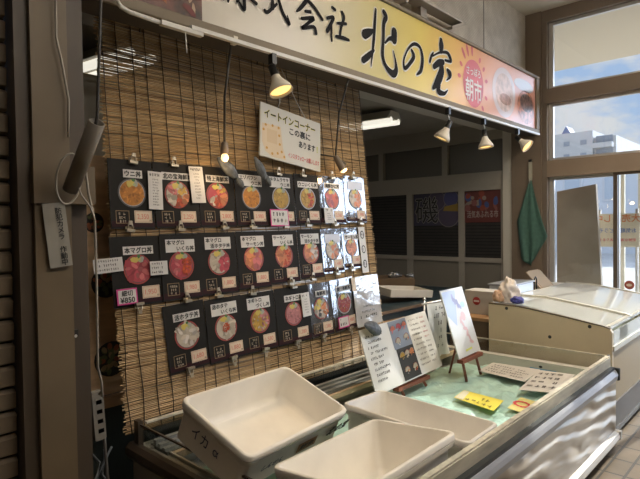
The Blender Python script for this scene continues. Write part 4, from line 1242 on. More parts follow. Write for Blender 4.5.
# black fixing, blue sticker and a dark slot on the far inner wall
lnr.disc((3.474, 1.30, 0.43), Y, Z, 0.012, 0.008, m_black, 10)
lnr.quad((3.474, 1.37, 0.405), (3.474, 1.20, 0.405), (3.474, 1.20, 0.418), (3.474, 1.37, 0.418), mat('sticker_blue', (0.15, 0.35, 0.55), 0.5))
lnr.build('inner_liner', parent=fz)
MB().box(1.10, 3.48, 0.97, 2.08, 0.0, 0.10, m_black).build('base', parent=fz)
MB().box(1.06, 3.53, 0.872, 0.886, 0.088, 0.425, m_panel2).build('front_panel', parent=fz)
MB().prism([(1.03, 0.890, 0.418), (1.03, 0.862, 0.418), (1.03, 0.858, 0.446), (1.03, 0.866, 0.462), (1.03, 0.874, 0.474), (1.03, 0.879, 0.474)], (2.50, 0, 0), m_rail).build('front_rail', parent=fz)
MB().box(1.05, 3.53, 0.878, 0.901, 0.44, 0.490, m_gask).build('gasket', parent=fz)
MB().box(1.05, 3.53, 0.901, 0.907, 0.44, 0.5445, mat('stained_film', (0.50, 0.47, 0.38), 0.5, noise=0.3, nscale=9, nstretch=(0.5, 1, 3))).build('rim_ledge', parent=fz)
MB().box(3.53, 3.556, 0.852, 0.93, 0.41, 0.484, m_gask).box(3.53, 3.552, 0.908, 0.926, 0.48, 0.557, m_gask).build('corner_cap', parent=fz, bevel=0.006)
MB().prism([(1.03, 0.874, 0.062), (1.03, 0.846, 0.062), (1.03, 0.840, 0.078), (1.03, 0.846, 0.105), (1.03, 0.874, 0.112)], (2.47, 0, 0), mat('bumper_pale', (0.62, 0.60, 0.57), 0.35, 0.3)).build('bumper', parent=fz)
MB().box(3.498, 3.535, 0.838, 0.876, 0.060, 0.114, mat('cap_grey', (0.45, 0.44, 0.42), 0.4)).build('bumper_cap', parent=fz, bevel=0.006)
# steel floor channel at the foot
for (x0, x1, y0, y1, lab) in ((1.075, 3.535, 0.915, 0.923, 0), (1.10, 3.535, 2.062, 2.070, 0), (1.068, 1.076, 0.925, 2.06, 0), (3.535, 3.543, 0.93, 2.06, 0)):
    g_ = MB().box(x0, x1, y0, y1, 0.455, 0.548, m_fglass).build('glass_pane', parent=fz)
    long_x = x1 - x0 > 0.5
    e_ = MB().box(x0, x1, y0 - (0.010 if long_x else 0), y1 + (0.003 if long_x else 0), 0.545, 0.553, m_rim if long_x else (m_rdark if x0 < 2 else m_rim))
    e_.build('glass_trim', parent=g_)
MB().prism([(1.072, 0.86, 0.40), (1.045, 0.86, 0.40), (1.030, 0.86, 0.425), (1.032, 0.86, 0.452), (1.050, 0.86, 0.468), (1.072, 0.86, 0.468)], (0, 1.25, 0), m_rdark).build('end_rail', parent=fz)
MB().box(1.06, 1.082, 2.05, 2.085, 0.45, 0.565, m_rdark).build('corner_post', parent=fz)
MB().box(1.06, 1.08, 0.908, 0.93, 0.45, 0.56, m_rdark).build('corner_post', parent=fz)
m_track2 = mat('track_grey', (0.30, 0.31, 0.29), 0.4, 0.3)
rl = MB()
for k in range(3):
    rl.box(1.12, 3.48, 1.945 + 0.035 * k, 1.968 + 0.035 * k, 0.452, 0.462 + 0.008 * k, m_track2)
rl.box(1.12, 3.48, 1.925, 2.06, 0.440, 0.4525, mat('track_dark', (0.10, 0.11, 0.10), 0.4))
rl.build('sliding_track', parent=fz)
MB().box(1.14, 3.47, 1.900, 1.922, 0.425, 0.452, mat('wood_strip', (0.52, 0.40, 0.26), 0.6)).build('wood_strip', parent=fz)

# mint sheet over the ice
m_sheet = mat('mint_sheet', (0.40, 0.60, 0.53), 0.40, noise=0.12, nscale=7, bump=1.0, bscale=22)
from mathutils import noise as mnoise
gx, gy = 110, 50
vv, ff = [], []
for j in range(gy + 1):
    for i in range(gx + 1):
        x, y = 1.15 + 2.315 * i / gx, 0.97 + 0.925 * j / gy
        n = mnoise.noise(Vector((x * 3.2, y * 3.2, 0.3))) * 0.022 + abs(mnoise.noise(Vector((x * 8, y * 10, 2.3)))) * 0.034 + abs(mnoise.noise(Vector((x * 17 + y * 9, y * 15, 5)))) * 0.020
        q_ = min(1, max(0, (x - 2.06) / 0.22))
        edge = min(1, q_ * q_ * (3 - 2 * q_), (3.465 - x) / 0.06, (y - 0.97) / 0.06, (1.895 - y) / 0.06)
        vv.append((x, y, 0.350 + max(0, edge) * (0.028 + n)))
for j in range(gy):
    for i in range(gx):
        ff.append((j * (gx + 1) + i, j * (gx + 1) + i + 1, (j + 1) * (gx + 1) + i + 1, (j + 1) * (gx + 1) + i))
MB().add(vv, ff, m_sheet, True).build('green_sheet', label='crumpled mint green plastic sheet lining the near freezer', cat='sheet', origin=(2.3, 1.43, 0.35))


def sheet_z(x, y):
    n = mnoise.noise(Vector((x * 3.2, y * 3.2, 0.3))) * 0.022 + abs(mnoise.noise(Vector((x * 8, y * 10, 2.3)))) * 0.018
    return 0.350 + 0.028 + n


# white fish bins
m_bin = mat('bin_plastic', (0.84, 0.80, 0.72), 0.4, noise=0.07, nscale=6)
m_bin2 = mat('bin_plastic_grey', (0.72, 0.69, 0.63), 0.42, noise=0.08, nscale=7)
m_pen = mat('marker_navy', (0.05, 0.07, 0.14), 0.6)


def rrect(L_, W_, r_, n=5):
    p = []
    for cx_, cy_, a0 in ((L_ - r_, r_, -90), (L_ - r_, W_ - r_, 0), (r_, W_ - r_, 90), (r_, r_, 180)):
        for k in range(n + 1):
            a = R(a0 + 90 * k / n)
            p.append((cx_ + r_ * math.cos(a), cy_ + r_ * math.sin(a)))
    return p


def bin_(org, yaw_, tilt_, roll_, L_, W_, H_, taper, m_, lab, marks=None):
    u0 = Vector((math.cos(yaw_), math.sin(yaw_), 0))
    w0 = Vector((-math.sin(yaw_), math.cos(yaw_), 0))
    u = u0 * math.cos(roll_) + Z * math.sin(roll_)
    wv = w0 * math.cos(tilt_) + Z * math.sin(tilt_)
    wv -= u * u.dot(wv)
    wv.normalize()
    n_ = u.cross(wv)
    o_ = Vector(org)
    P = lambda x, y, z: o_ + u * x + wv * y + n_ * z
    mb_ = MB()
    rim = 0.016

    def ring(ins, z, r_):
        return [P(ins + a, ins + b_, z) for a, b_ in rrect(L_ - 2 * ins, W_ - 2 * ins, r_)]
    # outside: foot -> below lip -> lip -> rim top -> inside wall -> inside floor
    ih = H_ - 0.012
    loops = [ring(taper, -H_, 0.03), ring(0.008 + taper * 0.28, -0.045, 0.032), ring(0.006, -0.042, 0.034), ring(0.001, -0.026, 0.035), ring(0.006, -0.024, 0.034), ring(0.0, -0.021, 0.035), ring(0.0, -0.003, 0.035), ring(0.003, 0.0, 0.033), ring(rim - 0.003, 0.0, 0.028), ring(rim, -0.004, 0.027), ring(rim + taper * 0.8, -ih + 0.02, 0.03), ring(rim + taper * 0.8 + 0.02, -ih, 0.025)]
    k = len(loops[0])
    vs_, fs_ = [], []
    for lp_ in loops:
        vs_ += lp_
    for i in range(len(loops) - 1):
        for j in range(k):
            fs_.append((i * k + j, i * k + (j + 1) % k, (i + 1) * k + (j + 1) % k, (i + 1) * k + j))
    fs_.append(tuple(range(k - 1, -1, -1)))
    fs_.append(tuple(range((len(loops) - 1) * k, len(loops) * k)))
    mb_.add(vs_, fs_, m_, True)
    ro = mb_.build('fish_bin', label=lab, cat='bin', group='white fish bins in the near freezer', origin=P(L_ / 2, W_ / 2, -H_))
    md = ro.modifiers.new('edge', 'EDGE_SPLIT')
    md.split_angle = R(50)
    if marks:
        marks(P, u, wv, n_, ro)
    return P


def marks1(P, u, wv, n_, ro):
    rg_ = random.Random(8)
    tp = 0.018
    f = lambda x, z: P(x, 0.0055 + 0.25 * abs(z + 0.03) * tp / 0.1, z)
    fu, fz_ = u, (P(0, 0.0055 + 0.018, -0.13) - P(0, 0.0055, -0.05)).normalized() * -1
    mb_ = MB()
    base = lambda x, z: P(x, 0.0085 + (-(z + 0.045)) * 0.075 - 0.004, z)
    mb_.text(base(0.105, -0.098), fu, fz_, 0.034, 'しんせん', m_pen, 0.01, fit=0.11, shear=0.3)
    mb_.text(base(0.49, -0.092), fu, fz_, 0.05, '北の宝', mat('marker_black', (0.04, 0.035, 0.035), 0.6), 0.05, fit=0.15, shear=0.3)
    mb_.build('front_writing', parent=ro)
    st = MB()
    st.quad(base(0.30, -0.103), base(0.42, -0.103), base(0.42, -0.062), base(0.30, -0.062), mat('label_brown', (0.36, 0.19, 0.09), 0.6))
    for _ in range(1):
        st.text(base(0.312, -0.092) + n_ * 0.0 - wv * 0.0012, fu, fz_, 0.034, '鮮魚', m_txt, 0.02, fit=0.09)
    st.build('sticker', parent=ro)
    sd = MB()
    sb_ = lambda y, z: P(0.0085 + (-(z + 0.045)) * 0.075 - 0.0035, y, z)
    sz = (sb_(0, -0.05) - sb_(0, -0.13)).normalized()
    sd.text(sb_(0.27, -0.095), -wv, sz, 0.055, 'イカ', m_pen, 0.008, fit=0.085)
    sd.text(sb_(0.155, -0.095), -wv, sz, 0.045, 'α', m_pen, 0.008)
    sd.build('side_writing', parent=ro)


bin_((1.056, 1.318, 0.625), 0.135, 0.385, -0.028, 0.605, 0.365, 0.150, 0.012, m_bin, 'white bin with handwriting and brown sticker, tilted on top of the others', marks1)
bin_((1.135, 0.922, 0.622), 0.02, -0.105, 0.0, 0.57, 0.38, 0.20, 0.040, m_bin, 'open white bin in the foreground, in front of the tilted one')
bin_((1.768, 0.918, 0.562), 0.13, 0.08, -0.09, 0.35, 0.57, 0.165, 0.026, m_bin2, 'greyish white bin set crosswise on the green sheet, right of the others')

# papers lying on the sheet
rg = random.Random(21)
m_yel = mat('card_yellow', (0.72, 0.62, 0.08), 0.4)


def flat_card(name, a, b_, c_, d_, m_, lab, cat_, deco):
    a, b_, c_, d_ = (Vector(q) for q in (a, b_, c_, d_))
    ux, uy = (b_ - a).normalized(), (d_ - a).normalized()
    nn = ux.cross(uy)
    if nn.z < 0:
        nn = -nn
    mb_ = MB().add([a, b_, c_, d_] + [q - nn * 0.002 for q in (a, b_, c_, d_)], [(0, 1, 2, 3), (7, 6, 5, 4), (0, 4, 5, 1), (1, 5, 6, 2), (2, 6, 7, 3), (3, 7, 4, 0)], m_)
    deco(mb_, a + nn * 0.0012, ux, uy, (b_ - a).length, (d_ - a).length, nn)
    return mb_.build(name, label=lab, cat=cat_, origin=(a + c_) / 2)


def deco_y(mb_, o_, ux, uy, w_, h_, nn):
    mb_.quad(o_ + ux * 0.005 + uy * 0.005, o_ + ux * (w_ * 0.22) + uy * 0.005, o_ + ux * (w_ * 0.16) + uy * (h_ * 0.96), o_ + ux * 0.005 + uy * (h_ * 0.96), mat('card_pale', (0.62, 0.60, 0.45), 0.4))
    mb_.scribble(o_ + nn * 0.0006 + ux * (w_ * 0.55) + uy * (h_ * 0.55), ux, uy, w_ * 0.32, h_ * 0.28, mat('pen_olive', (0.20, 0.16, 0.03), 0.5), rg)
    mb_.scribble(o_ + nn * 0.0006 + ux * (w_ * 0.25) + uy * (h_ * 0.14), ux, uy, w_ * 0.62, h_ * 0.24, mat('pen_olive', (0.20, 0.16, 0.03), 0.5), rg)


def deco_r(mb_, o_, ux, uy, w_, h_, nn):
    for k in range(14):
        a = math.pi * 2 * k / 14
        c0 = o_ + nn * 0.0006 + ux * (w_ * 0.28) + uy * (h_ * 0.52)
        mb_.disc(c0 + ux * math.cos(a) * 0.04 + uy * math.sin(a) * 0.03, ux, uy, 0.011, 0.008, m_red, 8)
    mb_.scribble(o_ + nn * 0.0006 + ux * (w_ * 0.60) + uy * (h_ * 0.3), ux, uy, w_ * 0.32, h_ * 0.4, m_txt, rg)


def deco_b(mb_, o_, ux, uy, w_, h_, nn):
    for k in range(4):
        mb_.scribble(o_ + nn * 0.0006 + ux * (w_ * 0.10) + uy * (h_ * (0.16 + 0.2 * k)), ux, uy, w_ * (0.78 - 0.1 * (k % 2)), h_ * 0.11, mat('print_grey', (0.12, 0.11, 0.10), 0.6), rg, 0.15)


flat_card('price_card', (2.585, 1.436, 0.421), (2.535, 1.185, 0.418), (2.700, 1.205, 0.425), (2.715, 1.445, 0.428), m_yel, 'yellow handwritten price card with pale end, on the green sheet', 'price card', deco_y)
flat_card('price_card', (2.620, 1.150, 0.419), (2.600, 1.000, 0.414), (2.775, 1.015, 0.428), (2.790, 1.150, 0.432), mat('card_lemon', (0.68, 0.60, 0.22), 0.4), 'yellow card with red ring mark beside the front glass rim', 'price card', deco_r)
m_wc = mat('card_white', (0.60, 0.57, 0.52), 0.5)
flat_card('price_sheet', (3.150, 1.580, 0.425), (3.105, 1.255, 0.425), (3.385, 1.270, 0.437), (3.345, 1.565, 0.440), m_wc, 'white printed sheet against the far inner wall, the back one of two', 'sheet of paper', deco_b)
flat_card('price_sheet', (2.935, 1.222, 0.424), (3.000, 1.040, 0.426), (3.400, 1.062, 0.440), (3.360, 1.268, 0.440), m_wc, 'white printed sheet near the far front corner of the freezer', 'sheet of paper', deco_b)

# easels and what stands on them
m_eas = mat('easel_wood', (0.20, 0.055, 0.03), 0.35)


def easel(p, yaw_, w_, lab, zt, slope):
    u = Vector((math.cos(yaw_), math.sin(yaw_), 0))
    v = Vector((-math.sin(yaw_), math.cos(yaw_), 0))
    p = Vector(p)
    r_ = empty('easel', p, lab, 'easel', 'small wooden easels in the freezer')
    MB().slab(p - v * 0.012 + Z * (zt - 0.014), u, Z, w_, 0.022, 0.04, m_eas).build('ledge', parent=r_)
    for s_ in (-1, 1):
        MB().tube([p + u * s_ * w_ * 0.36 - v * 0.015, p + u * s_ * w_ * 0.33 + v * 0.018 + Z * (zt - 0.01), p + u * s_ * w_ * 0.18 + v * (0.022 + 0.16 * slope) + Z * (zt + 0.15)], 0.009, m_eas, 8).build('leg', parent=r_)
    MB().tube([p + v * (0.10 + 0.16 * slope), p + v * (0.026 + 0.16 * slope) + Z * (zt + 0.13)], 0.007, m_eas, 8).build('back_leg', parent=r_)
    return u, v


easel((2.60, 1.708, 0.400), 0.02, 0.34, 'dark red wooden easel carrying the wide menu board', 0.058, 0.46)
easel((3.06, 1.575, 0.400), 0.03, 0.28, 'reddish wooden easel carrying the tall glossy board', 0.140, 0.34)


def stand_board(name, tl, tr_, br, bl_, th, m_, lab, deco):
    tl, tr_, br, bl_ = (Vector(q) for q in (tl, tr_, br, bl_))
    tr_ = tl + (br - bl_)
    ux = (tr_ - tl).normalized()
    uy = (tl - bl_).normalized()
    nn = ux.cross(uy).normalized()
    bk = [q - nn * th for q in (tl, tr_, br, bl_)]
    mb_ = MB().add([bl_, br, tr_, tl] + [bk[3], bk[2], bk[1], bk[0]], [(0, 1, 2, 3), (7, 6, 5, 4), (0, 4, 5, 1), (1, 5, 6, 2), (2, 6, 7, 3), (3, 7, 4, 0)], m_)
    o = mb_.build(name, label=lab, cat='menu board', origin=(bl_ + br) / 2)
    deco(o, lambda x, y, of=0.001: bl_ + (br - bl_) * x + (tl - bl_) * y + nn * of, ux, uy)
    return o


def deco_menu(o, P, ux, uy):
    rg_ = random.Random(4)
    q = MB()
    for k in range(9):
        q.scribble(P(0.05 + 0.02 * (k % 2), 0.84 - 0.085 * k), ux, uy, 0.15 - 0.03 * (k % 3), 0.016, m_txt, rg_, 0.08)
    q.build('handwriting', parent=o)
    f = MB().quad(P(0.40, 0.02, 0.0012), P(0.655, 0.02, 0.0012), P(0.655, 0.53, 0.0012), P(0.40, 0.53, 0.0012), mat('photo_black', (0.05, 0.05, 0.05), 0.6, spec=0.1))
    f.quad(P(0.385, 0.53, 0.0012), P(0.655, 0.53, 0.0012), P(0.655, 0.99, 0.0012), P(0.385, 0.99, 0.0012), mat('photo_slate', (0.19, 0.22, 0.28), 0.5, spec=0.2))
    for x, y, d in ((0.46, 0.40, 'uni3'), (0.535, 0.41, 'hotate'), (0.605, 0.42, 'salmon'), (0.475, 0.16, 'kaisen'), (0.595, 0.17, 'mix'), (0.43, 0.85, 'crab'), (0.52, 0.86, 'tuna'), (0.605, 0.87, 'crab'), (0.46, 0.64, 'hotate'), (0.59, 0.67, 'kaisen')):
        dish(f, lambda a, b_, of, x=x, y=y: P(x, y, of) + ux * a + uy * b_, 0.026, (D[d][0], [(k_, a0, a1, sz, max(4, n_ // 3)) for k_, a0, a1, sz, n_ in D[d][1]]), rg_, 1.0)
    f.build('photo', parent=o)
    t = MB()
    for k in range(10):
        t.scribble(P(0.69, 0.90 - 0.085 * k), ux, uy, 0.10, 0.012, mat('print_grey', (0.12, 0.11, 0.10), 0.6), rg_, 0.1)
        t.scribble(P(0.87, 0.90 - 0.085 * k), ux, uy, 0.045, 0.012, mat('print_red2', (0.40, 0.10, 0.09), 0.6) if k < 5 else m_txt, rg_, 0.1)
    t.build('price_list', parent=o)


m_board = mat('menu_paper', (0.60, 0.59, 0.56), 0.5, coat=0.05, bump=0.2, bscale=10)
stand_board('menu_board', (2.275, 1.85, 0.785), (2.94, 1.86, 0.785), (2.920, 1.70, 0.482), (2.235, 1.70, 0.458), 0.006, m_board, 'wide white menu board with bowl photos on an easel in the freezer', deco_menu)


def deco_tall(o, P, ux, uy):
    rg_ = random.Random(14)
    q = MB()
    m_lb, m_ro = mat('sheen_blue', (0.36, 0.43, 0.62), 0.3), mat('wash_rose', (0.62, 0.38, 0.36), 0.3)
    q.quad(P(0.03, 0.62), P(0.3, 0.45), P(0.62, 0.97), P(0.03, 0.97), m_lb)  # blue patch paints the bluish reflection on the board's upper left
    for k in range(5):
        q.disc(P(0.42 + 0.05 * k, 0.86 - 0.035 * k, 0.0013), ux, uy, 0.014, 0.03, mat('wash_violet', (0.30, 0.30, 0.50), 0.3), 8, k)
    for k in range(6):
        q.disc(P(0.52 + 0.04 * k, 0.52 - 0.07 * k, 0.0013), ux, uy, 0.028, 0.012, m_ro, 9, 1.0 + k)
    q.disc(P(0.66, 0.56, 0.0014), ux, uy, 0.03, 0.03, m_ro, 12)
    q.disc(P(0.78, 0.73, 0.0014), ux, uy, 0.03, 0.02, mat('wash_sky', (0.36, 0.52, 0.64), 0.3), 12)
    q.quad(P(0.36, 0.06), P(0.66, 0.07), P(0.66, 0.10), P(0.36, 0.09), mat('wash_lime', (0.66, 0.66, 0.12), 0.4))
    q.build('picture', parent=o)


stand_board('picture_board', (2.93, 1.72, 0.95), (3.215, 1.715, 0.96), (3.205, 1.585, 0.547), (2.905, 1.575, 0.545), 0.008, mat('gloss_paper', (0.60, 0.60, 0.58), 0.4, coat=0.08, bump=0.2, bscale=8), 'tall glossy white picture board leaning on a reddish easel', deco_tall)
# little hanging banner on a stand
bn = MB()
vv, ff = [], []
for j in range(13):
    for i in range(9):
        x, y = i / 8, j / 12
        vv.append((3.030 + 0.240 * x + 0.05 * (1 - y), 1.880 + 0.012 * math.sin(i * 1.5 + j * 0.5) * (1.1 - y), 0.47 + 0.37 * y - 0.01 * x))
for j in range(12):
    for i in range(8):
        ff.append((j * 9 + i, j * 9 + i + 1, (j + 1) * 9 + i + 1, (j + 1) * 9 + i))
bn.add(vv, ff, mat('banner_cloth', (0.66, 0.64, 0.58), 0.6), True)
rg = random.Random(2)
bo = bn.build('table_banner', label='narrow pale cloth banner with dark characters on a small pole stand', cat='banner', origin=(3.2, 1.885, 0.41))
q = MB()
for k, chx in enumerate('海鮮丼'):
    pass
for k in range(6):
    wch = (2, 3, 1, 1, 1, 2)[k]
    for j in range(wch):
        q.scribble((3.108 + 0.048 * j + 0.006 * k - 0.022 * (wch - 2), 1.862, 0.79 - 0.052 * k), X, Z, 0.03, 0.032, mat('print_grey', (0.12, 0.11, 0.10), 0.6), rg, 0.1)
q.build('lettering', parent=bo)
MB().tube([(2.985, 1.89, 0.845), (3.30, 1.89, 0.840)], 0.006, m_alu, 8).tube([(3.025, 1.895, 0.41), (3.025, 1.895, 0.865)], 0.006, m_alu, 8).lathe((3.025, 1.895, 0.865), Z, [(0, 0.006), (0.01, 0.013), (0.02, 0.001)], m_alu, 10).lathe((3.025, 1.895, 0.395), Z, [(0, 0.04), (0.02, 0.04), (0.03, 0.008)], m_black, 14).build('pole', parent=bo)
# grey shell on the corner of the menu board
shell((2.36, 1.815, 0.79), X * 0.9 - Z * 0.35, -Y + Z * 0.4, 0.17, 0.10, 'dark grey ridged shell hung on the top corner of the wide menu board', 'shells on the blind')

# ------------------------------------------------------------------ far freezer with sliding glass lid
ff_ = empty('chest_freezer', (4.48, 1.41, 0.0), 'cream chest freezer with sloping glass lid beside the glass door', 'freezer')
m_cream = mat('freezer_cream', (0.64, 0.54, 0.37), 0.45, noise=0.08, nscale=3)
m_kick = mat('kick_grey', (0.10, 0.085, 0.07), 0.5, 0.2)
prof = [(0.92, 0.03), (0.92, 0.675), (0.932, 0.695), (0.965, 0.706), (1.20, 0.741), (1.44, 0.774), (1.52, 0.783), (1.735, 0.786), (1.735, 0.03)]
MB().prism([(3.64, a, b_) for a, b_ in prof], (0.035, 0, 0), m_cream).build('end_panel', parent=ff_)
MB().prism([(5.30, a, b_) for a, b_ in prof], (0.035, 0, 0), m_cream).build('end_panel', parent=ff_)
MB().box(3.675, 5.30, 0.925, 0.965, 0.22, 0.565, mat('front_cream', (0.42, 0.33, 0.20), 0.6)).box(3.675, 5.30, 1.70, 1.735, 0.03, 0.775, m_cream).box(3.675, 5.30, 0.965, 1.70, 0.10, 0.20, m_cream).box(3.675, 5.30, 1.60, 1.70, 0.20, 0.76, m_fin).box(3.675, 5.30, 0.965, 1.60, 0.20, 0.52, m_fin).build('cabinet', parent=ff_)
MB().box(3.665, 5.31, 0.915, 0.94, 0.05, 0.22, m_kick).box(3.66, 5.31, 0.905, 0.925, 0.035, 0.06, m_black).build('kick_plate', parent=ff_)
MB().box(3.66, 5.31, 0.912, 0.93, 0.555, 0.585, mat('lid_frame', (0.60, 0.58, 0.50), 0.35, 0.2)).build('front_rail', parent=ff_)
m_lglass = glass_mat('lid_glass', (0.80, 0.88, 0.85), 0.16, 0.015)
_t = m_lglass.node_tree                                     # dusty film, strengthened to stand in for bright window reflections on the lid
_o = [q for q in _t.nodes if q.type == 'OUTPUT_MATERIAL'][0]
_sh = _o.inputs[0].links[0].from_socket
_df = _t.nodes.new('ShaderNodeBsdfDiffuse')
_df.inputs[0].default_value = (0.90, 0.91, 0.88, 1)
_mx = _t.nodes.new('ShaderNodeMixShader')
_mx.inputs[0].default_value = 0.32
_t.links.new(_sh, _mx.inputs[1])
_t.links.new(_df.outputs[0], _mx.inputs[2])
_t.links.new(_mx.outputs[0], _o.inputs[0])
MB().box(3.675, 5.30, 0.922, 0.930, 0.585, 0.68, m_lglass).build('front_glass', parent=ff_)
m_lframe = mat('lid_frame', (0.60, 0.58, 0.50), 0.35)
top = [(a, b_) for a, b_ in prof[2:8]]


def lid_strip(x0, x1, up, th, m_, name):
    mb_ = MB()
    vs_ = [(x0, a, b_ + up) for a, b_ in top] + [(x1, a, b_ + up) for a, b_ in top]
    k = len(top)
    vs_ += [(p[0], p[1], p[2] - th) for p in vs_]
    fs_ = [(i, i + 1, k + i + 1, k + i) for i in range(k - 1)] + [(2 * k + i, 3 * k + i, 3 * k + i + 1, 2 * k + i + 1) for i in range(k - 1)]
    fs_ += [(i, 2 * k + i, 2 * k + i + 1, i + 1) for i in range(k - 1)] + [(k + i, k + i + 1, 3 * k + i + 1, 3 * k + i) for i in range(k - 1)]
    fs_ += [(0, k, 3 * k, 2 * k), (k - 1, 3 * k - 1, 4 * k - 1, 2 * k - 1)]
    nt_ = k - 1
    mb_.add(vs_[:2 * k], fs_[:nt_], m_, True)
    mb_.add(vs_, fs_[nt_:], m_)
    return mb_.build(name, parent=ff_)


lid_strip(3.675, 4.20, 0.004, 0.005, m_lglass, 'lid_glass')
lid_strip(4.18, 5.30, 0.010, 0.005, m_lglass, 'lid_glass')
lid_strip(4.165, 4.205, 0.017, 0.016, m_lframe, 'lid_bar')
lid_strip(3.640, 3.662, 0.008, 0.010, mat('edge_dark', (0.14, 0.11, 0.07), 0.5), 'edge_trim')
lid_strip(5.27, 5.30, 0.017, 0.016, m_lframe, 'lid_bar')
MB().box(3.66, 5.31, 0.935, 0.965, 0.690, 0.712, m_lframe).build('front_lip', parent=ff_)
cv_ = MB()
for (x, y, z) in ((3.639, 1.60, 0.765), (3.639, 1.05, 0.70), (3.639, 1.30, 0.60)):
    cv_.disc((x, y, z), Y, Z, 0.012, 0.012, m_black, 10)
cv_.build('screw_cap', parent=ff_)
# oval red pull and things on the lid back
ov = MB().lathe((5.368, 1.215, 0.800), -X, [(0, 0.040), (0.006, 0.040), (0.010, 0.034)], mat('pull_red', (0.30, 0.07, 0.05), 0.4), 20, True)
ov.disc((5.356, 1.215, 0.800), Y, Z, 0.024, 0.013, mat('pull_pale', (0.6, 0.5, 0.42), 0.4), 14)
ov.build('door_pull', label='round dark red sticker on the glass door above the freezer lid', cat='sticker')
rg = random.Random(31)


def crumple(name, c, r_, m_, lab, cat_, sc_=(1, 1, 1), seed=0, amp=0.35):
    bm = bmesh.new()
    bmesh.ops.create_icosphere(bm, subdivisions=4, radius=1.0)
    vs_ = []
    for v_ in bm.verts:
        n = mnoise.noise(v_.co * 1.7 + Vector((seed, 0, 0))) * amp + mnoise.noise(v_.co * 4.5 + Vector((seed, 3, 0))) * amp * 0.5 + abs(mnoise.noise(v_.co * 9 + Vector((seed, 7, 0)))) * amp * 0.25
        p = v_.co * (1 + n)
        p.z = max(p.z, -0.55)
        vs_.append(Vector(c) + Vector((p.x * r_ * sc_[0], p.y * r_ * sc_[1], (p.z + 0.55) * r_ * sc_[2])))
    fs_ = [tuple(x.index for x in f.verts) for f in bm.faces]
    bm.free()
    return MB().add(vs_, fs_, m_, True).build(name, label=lab, cat=cat_, origin=c)


crumple('plastic_bag', (3.785, 1.640, 0.79), 0.074, mat('bag_pale', (0.80, 0.73, 0.67), 0.3), 'crumpled pale plastic bag on the back edge of the freezer lid', 'bag', (0.95, 0.85, 1.35), 1.0, 0.5)
crumple('paper_bag', (3.70, 1.690, 0.80), 0.040, mat('bag_peach', (0.55, 0.36, 0.24), 0.5), 'peach paper bag behind the crumpled pale plastic bag', 'bag', (1.0, 0.9, 1.3), 5.0)
crumple('blue_bundle', (3.695, 1.545, 0.80), 0.040, mat('net_blue', (0.06, 0.07, 0.32), 0.45, noise=0.7, nscale=70), 'small navy blue bundle lying before the plastic bag', 'bundle', (1.0, 1.1, 0.8), 9.0)
st = empty('steel_container', (4.35, 1.84, 0.79), 'shallow steel container with grey lid behind the freezer lid', 'container')
MB().box(4.10, 4.55, 1.76, 1.95, 0.79, 0.865, mat('container_steel', (0.58, 0.60, 0.63), 0.35, 0.5)).build('body', parent=st, bevel=0.008)
MB().box(4.09, 4.56, 1.75, 1.96, 0.865, 0.88, mat('container_lid', (0.30, 0.31, 0.33), 0.35, 0.4)).build('lid', parent=st, bevel=0.004)
cbx = MB()
cbx.prism([(4.75, 1.76, 0.79), (4.98, 1.76, 0.79), (5.02, 1.90, 0.93), (4.78, 1.90, 0.93)], (0, 0, 0.006), mat('cardboard', (0.36, 0.27, 0.17), 0.7))
cbx.prism([(4.72, 1.76, 0.79), (4.72, 1.77, 0.79), (4.72, 1.90, 0.93), (4.72, 1.89, 0.93)], (0.32, 0, 0), mat('cardboard', (0.36, 0.27, 0.17), 0.7))
cbx.build('cardboard_flap', label='folded cardboard flap leaning in the corner behind the steel container', cat='cardboard')
MB().tube([(4.62, 1.78, 0.79), (4.62, 1.78, 0.88), (4.645, 1.78, 0.90), (4.67, 1.78, 0.88), (4.67, 1.78, 0.79)], 0.006, m_black, 8).build('wire_hook', label='small black wire loop beside the cardboard flap', cat='hook')
rx = MB().box(3.85, 4.03, 1.80, 2.04, 0.66, 0.845, mat('box_white', (0.42, 0.39, 0.35), 0.6))
rxo = rx.build('carton', label='white carton with red oval mark on the shelf behind the freezer', cat='box', bevel=0.004)
MB().lathe((3.849, 1.935, 0.765), -X, [(0, 0.032), (0.001, 0.03)], mat('mark_red', (0.32, 0.03, 0.03), 0.5), 18, True).quad((3.8475, 1.958, 0.758), (3.8475, 1.912, 0.758), (3.8475, 1.912, 0.771), (3.8475, 1.958, 0.771), m_paper).build('red_mark', parent=rxo)
MB().box(3.70, 4.04, 1.76, 2.12, 0.635, 0.66, mat('shelf_wood', (0.33, 0.20, 0.10), 0.5)).box(3.72, 3.76, 1.78, 2.10, 0, 0.635, m_brown).box(3.98, 4.02, 1.78, 2.10, 0, 0.635, m_brown).build('side_shelf', label='low wooden shelf carrying the white carton', cat='shelf')
MB().box(4.06, 5.32, 1.745, 1.975, 0.765, 0.79, m_white).box(4.08, 4.12, 1.75, 1.97, 0, 0.765, m_white).box(5.26, 5.30, 1.75, 1.97, 0, 0.765, m_white).build('back_shelf', label='white ledge behind the freezer lid carrying the steel container', cat='shelf')
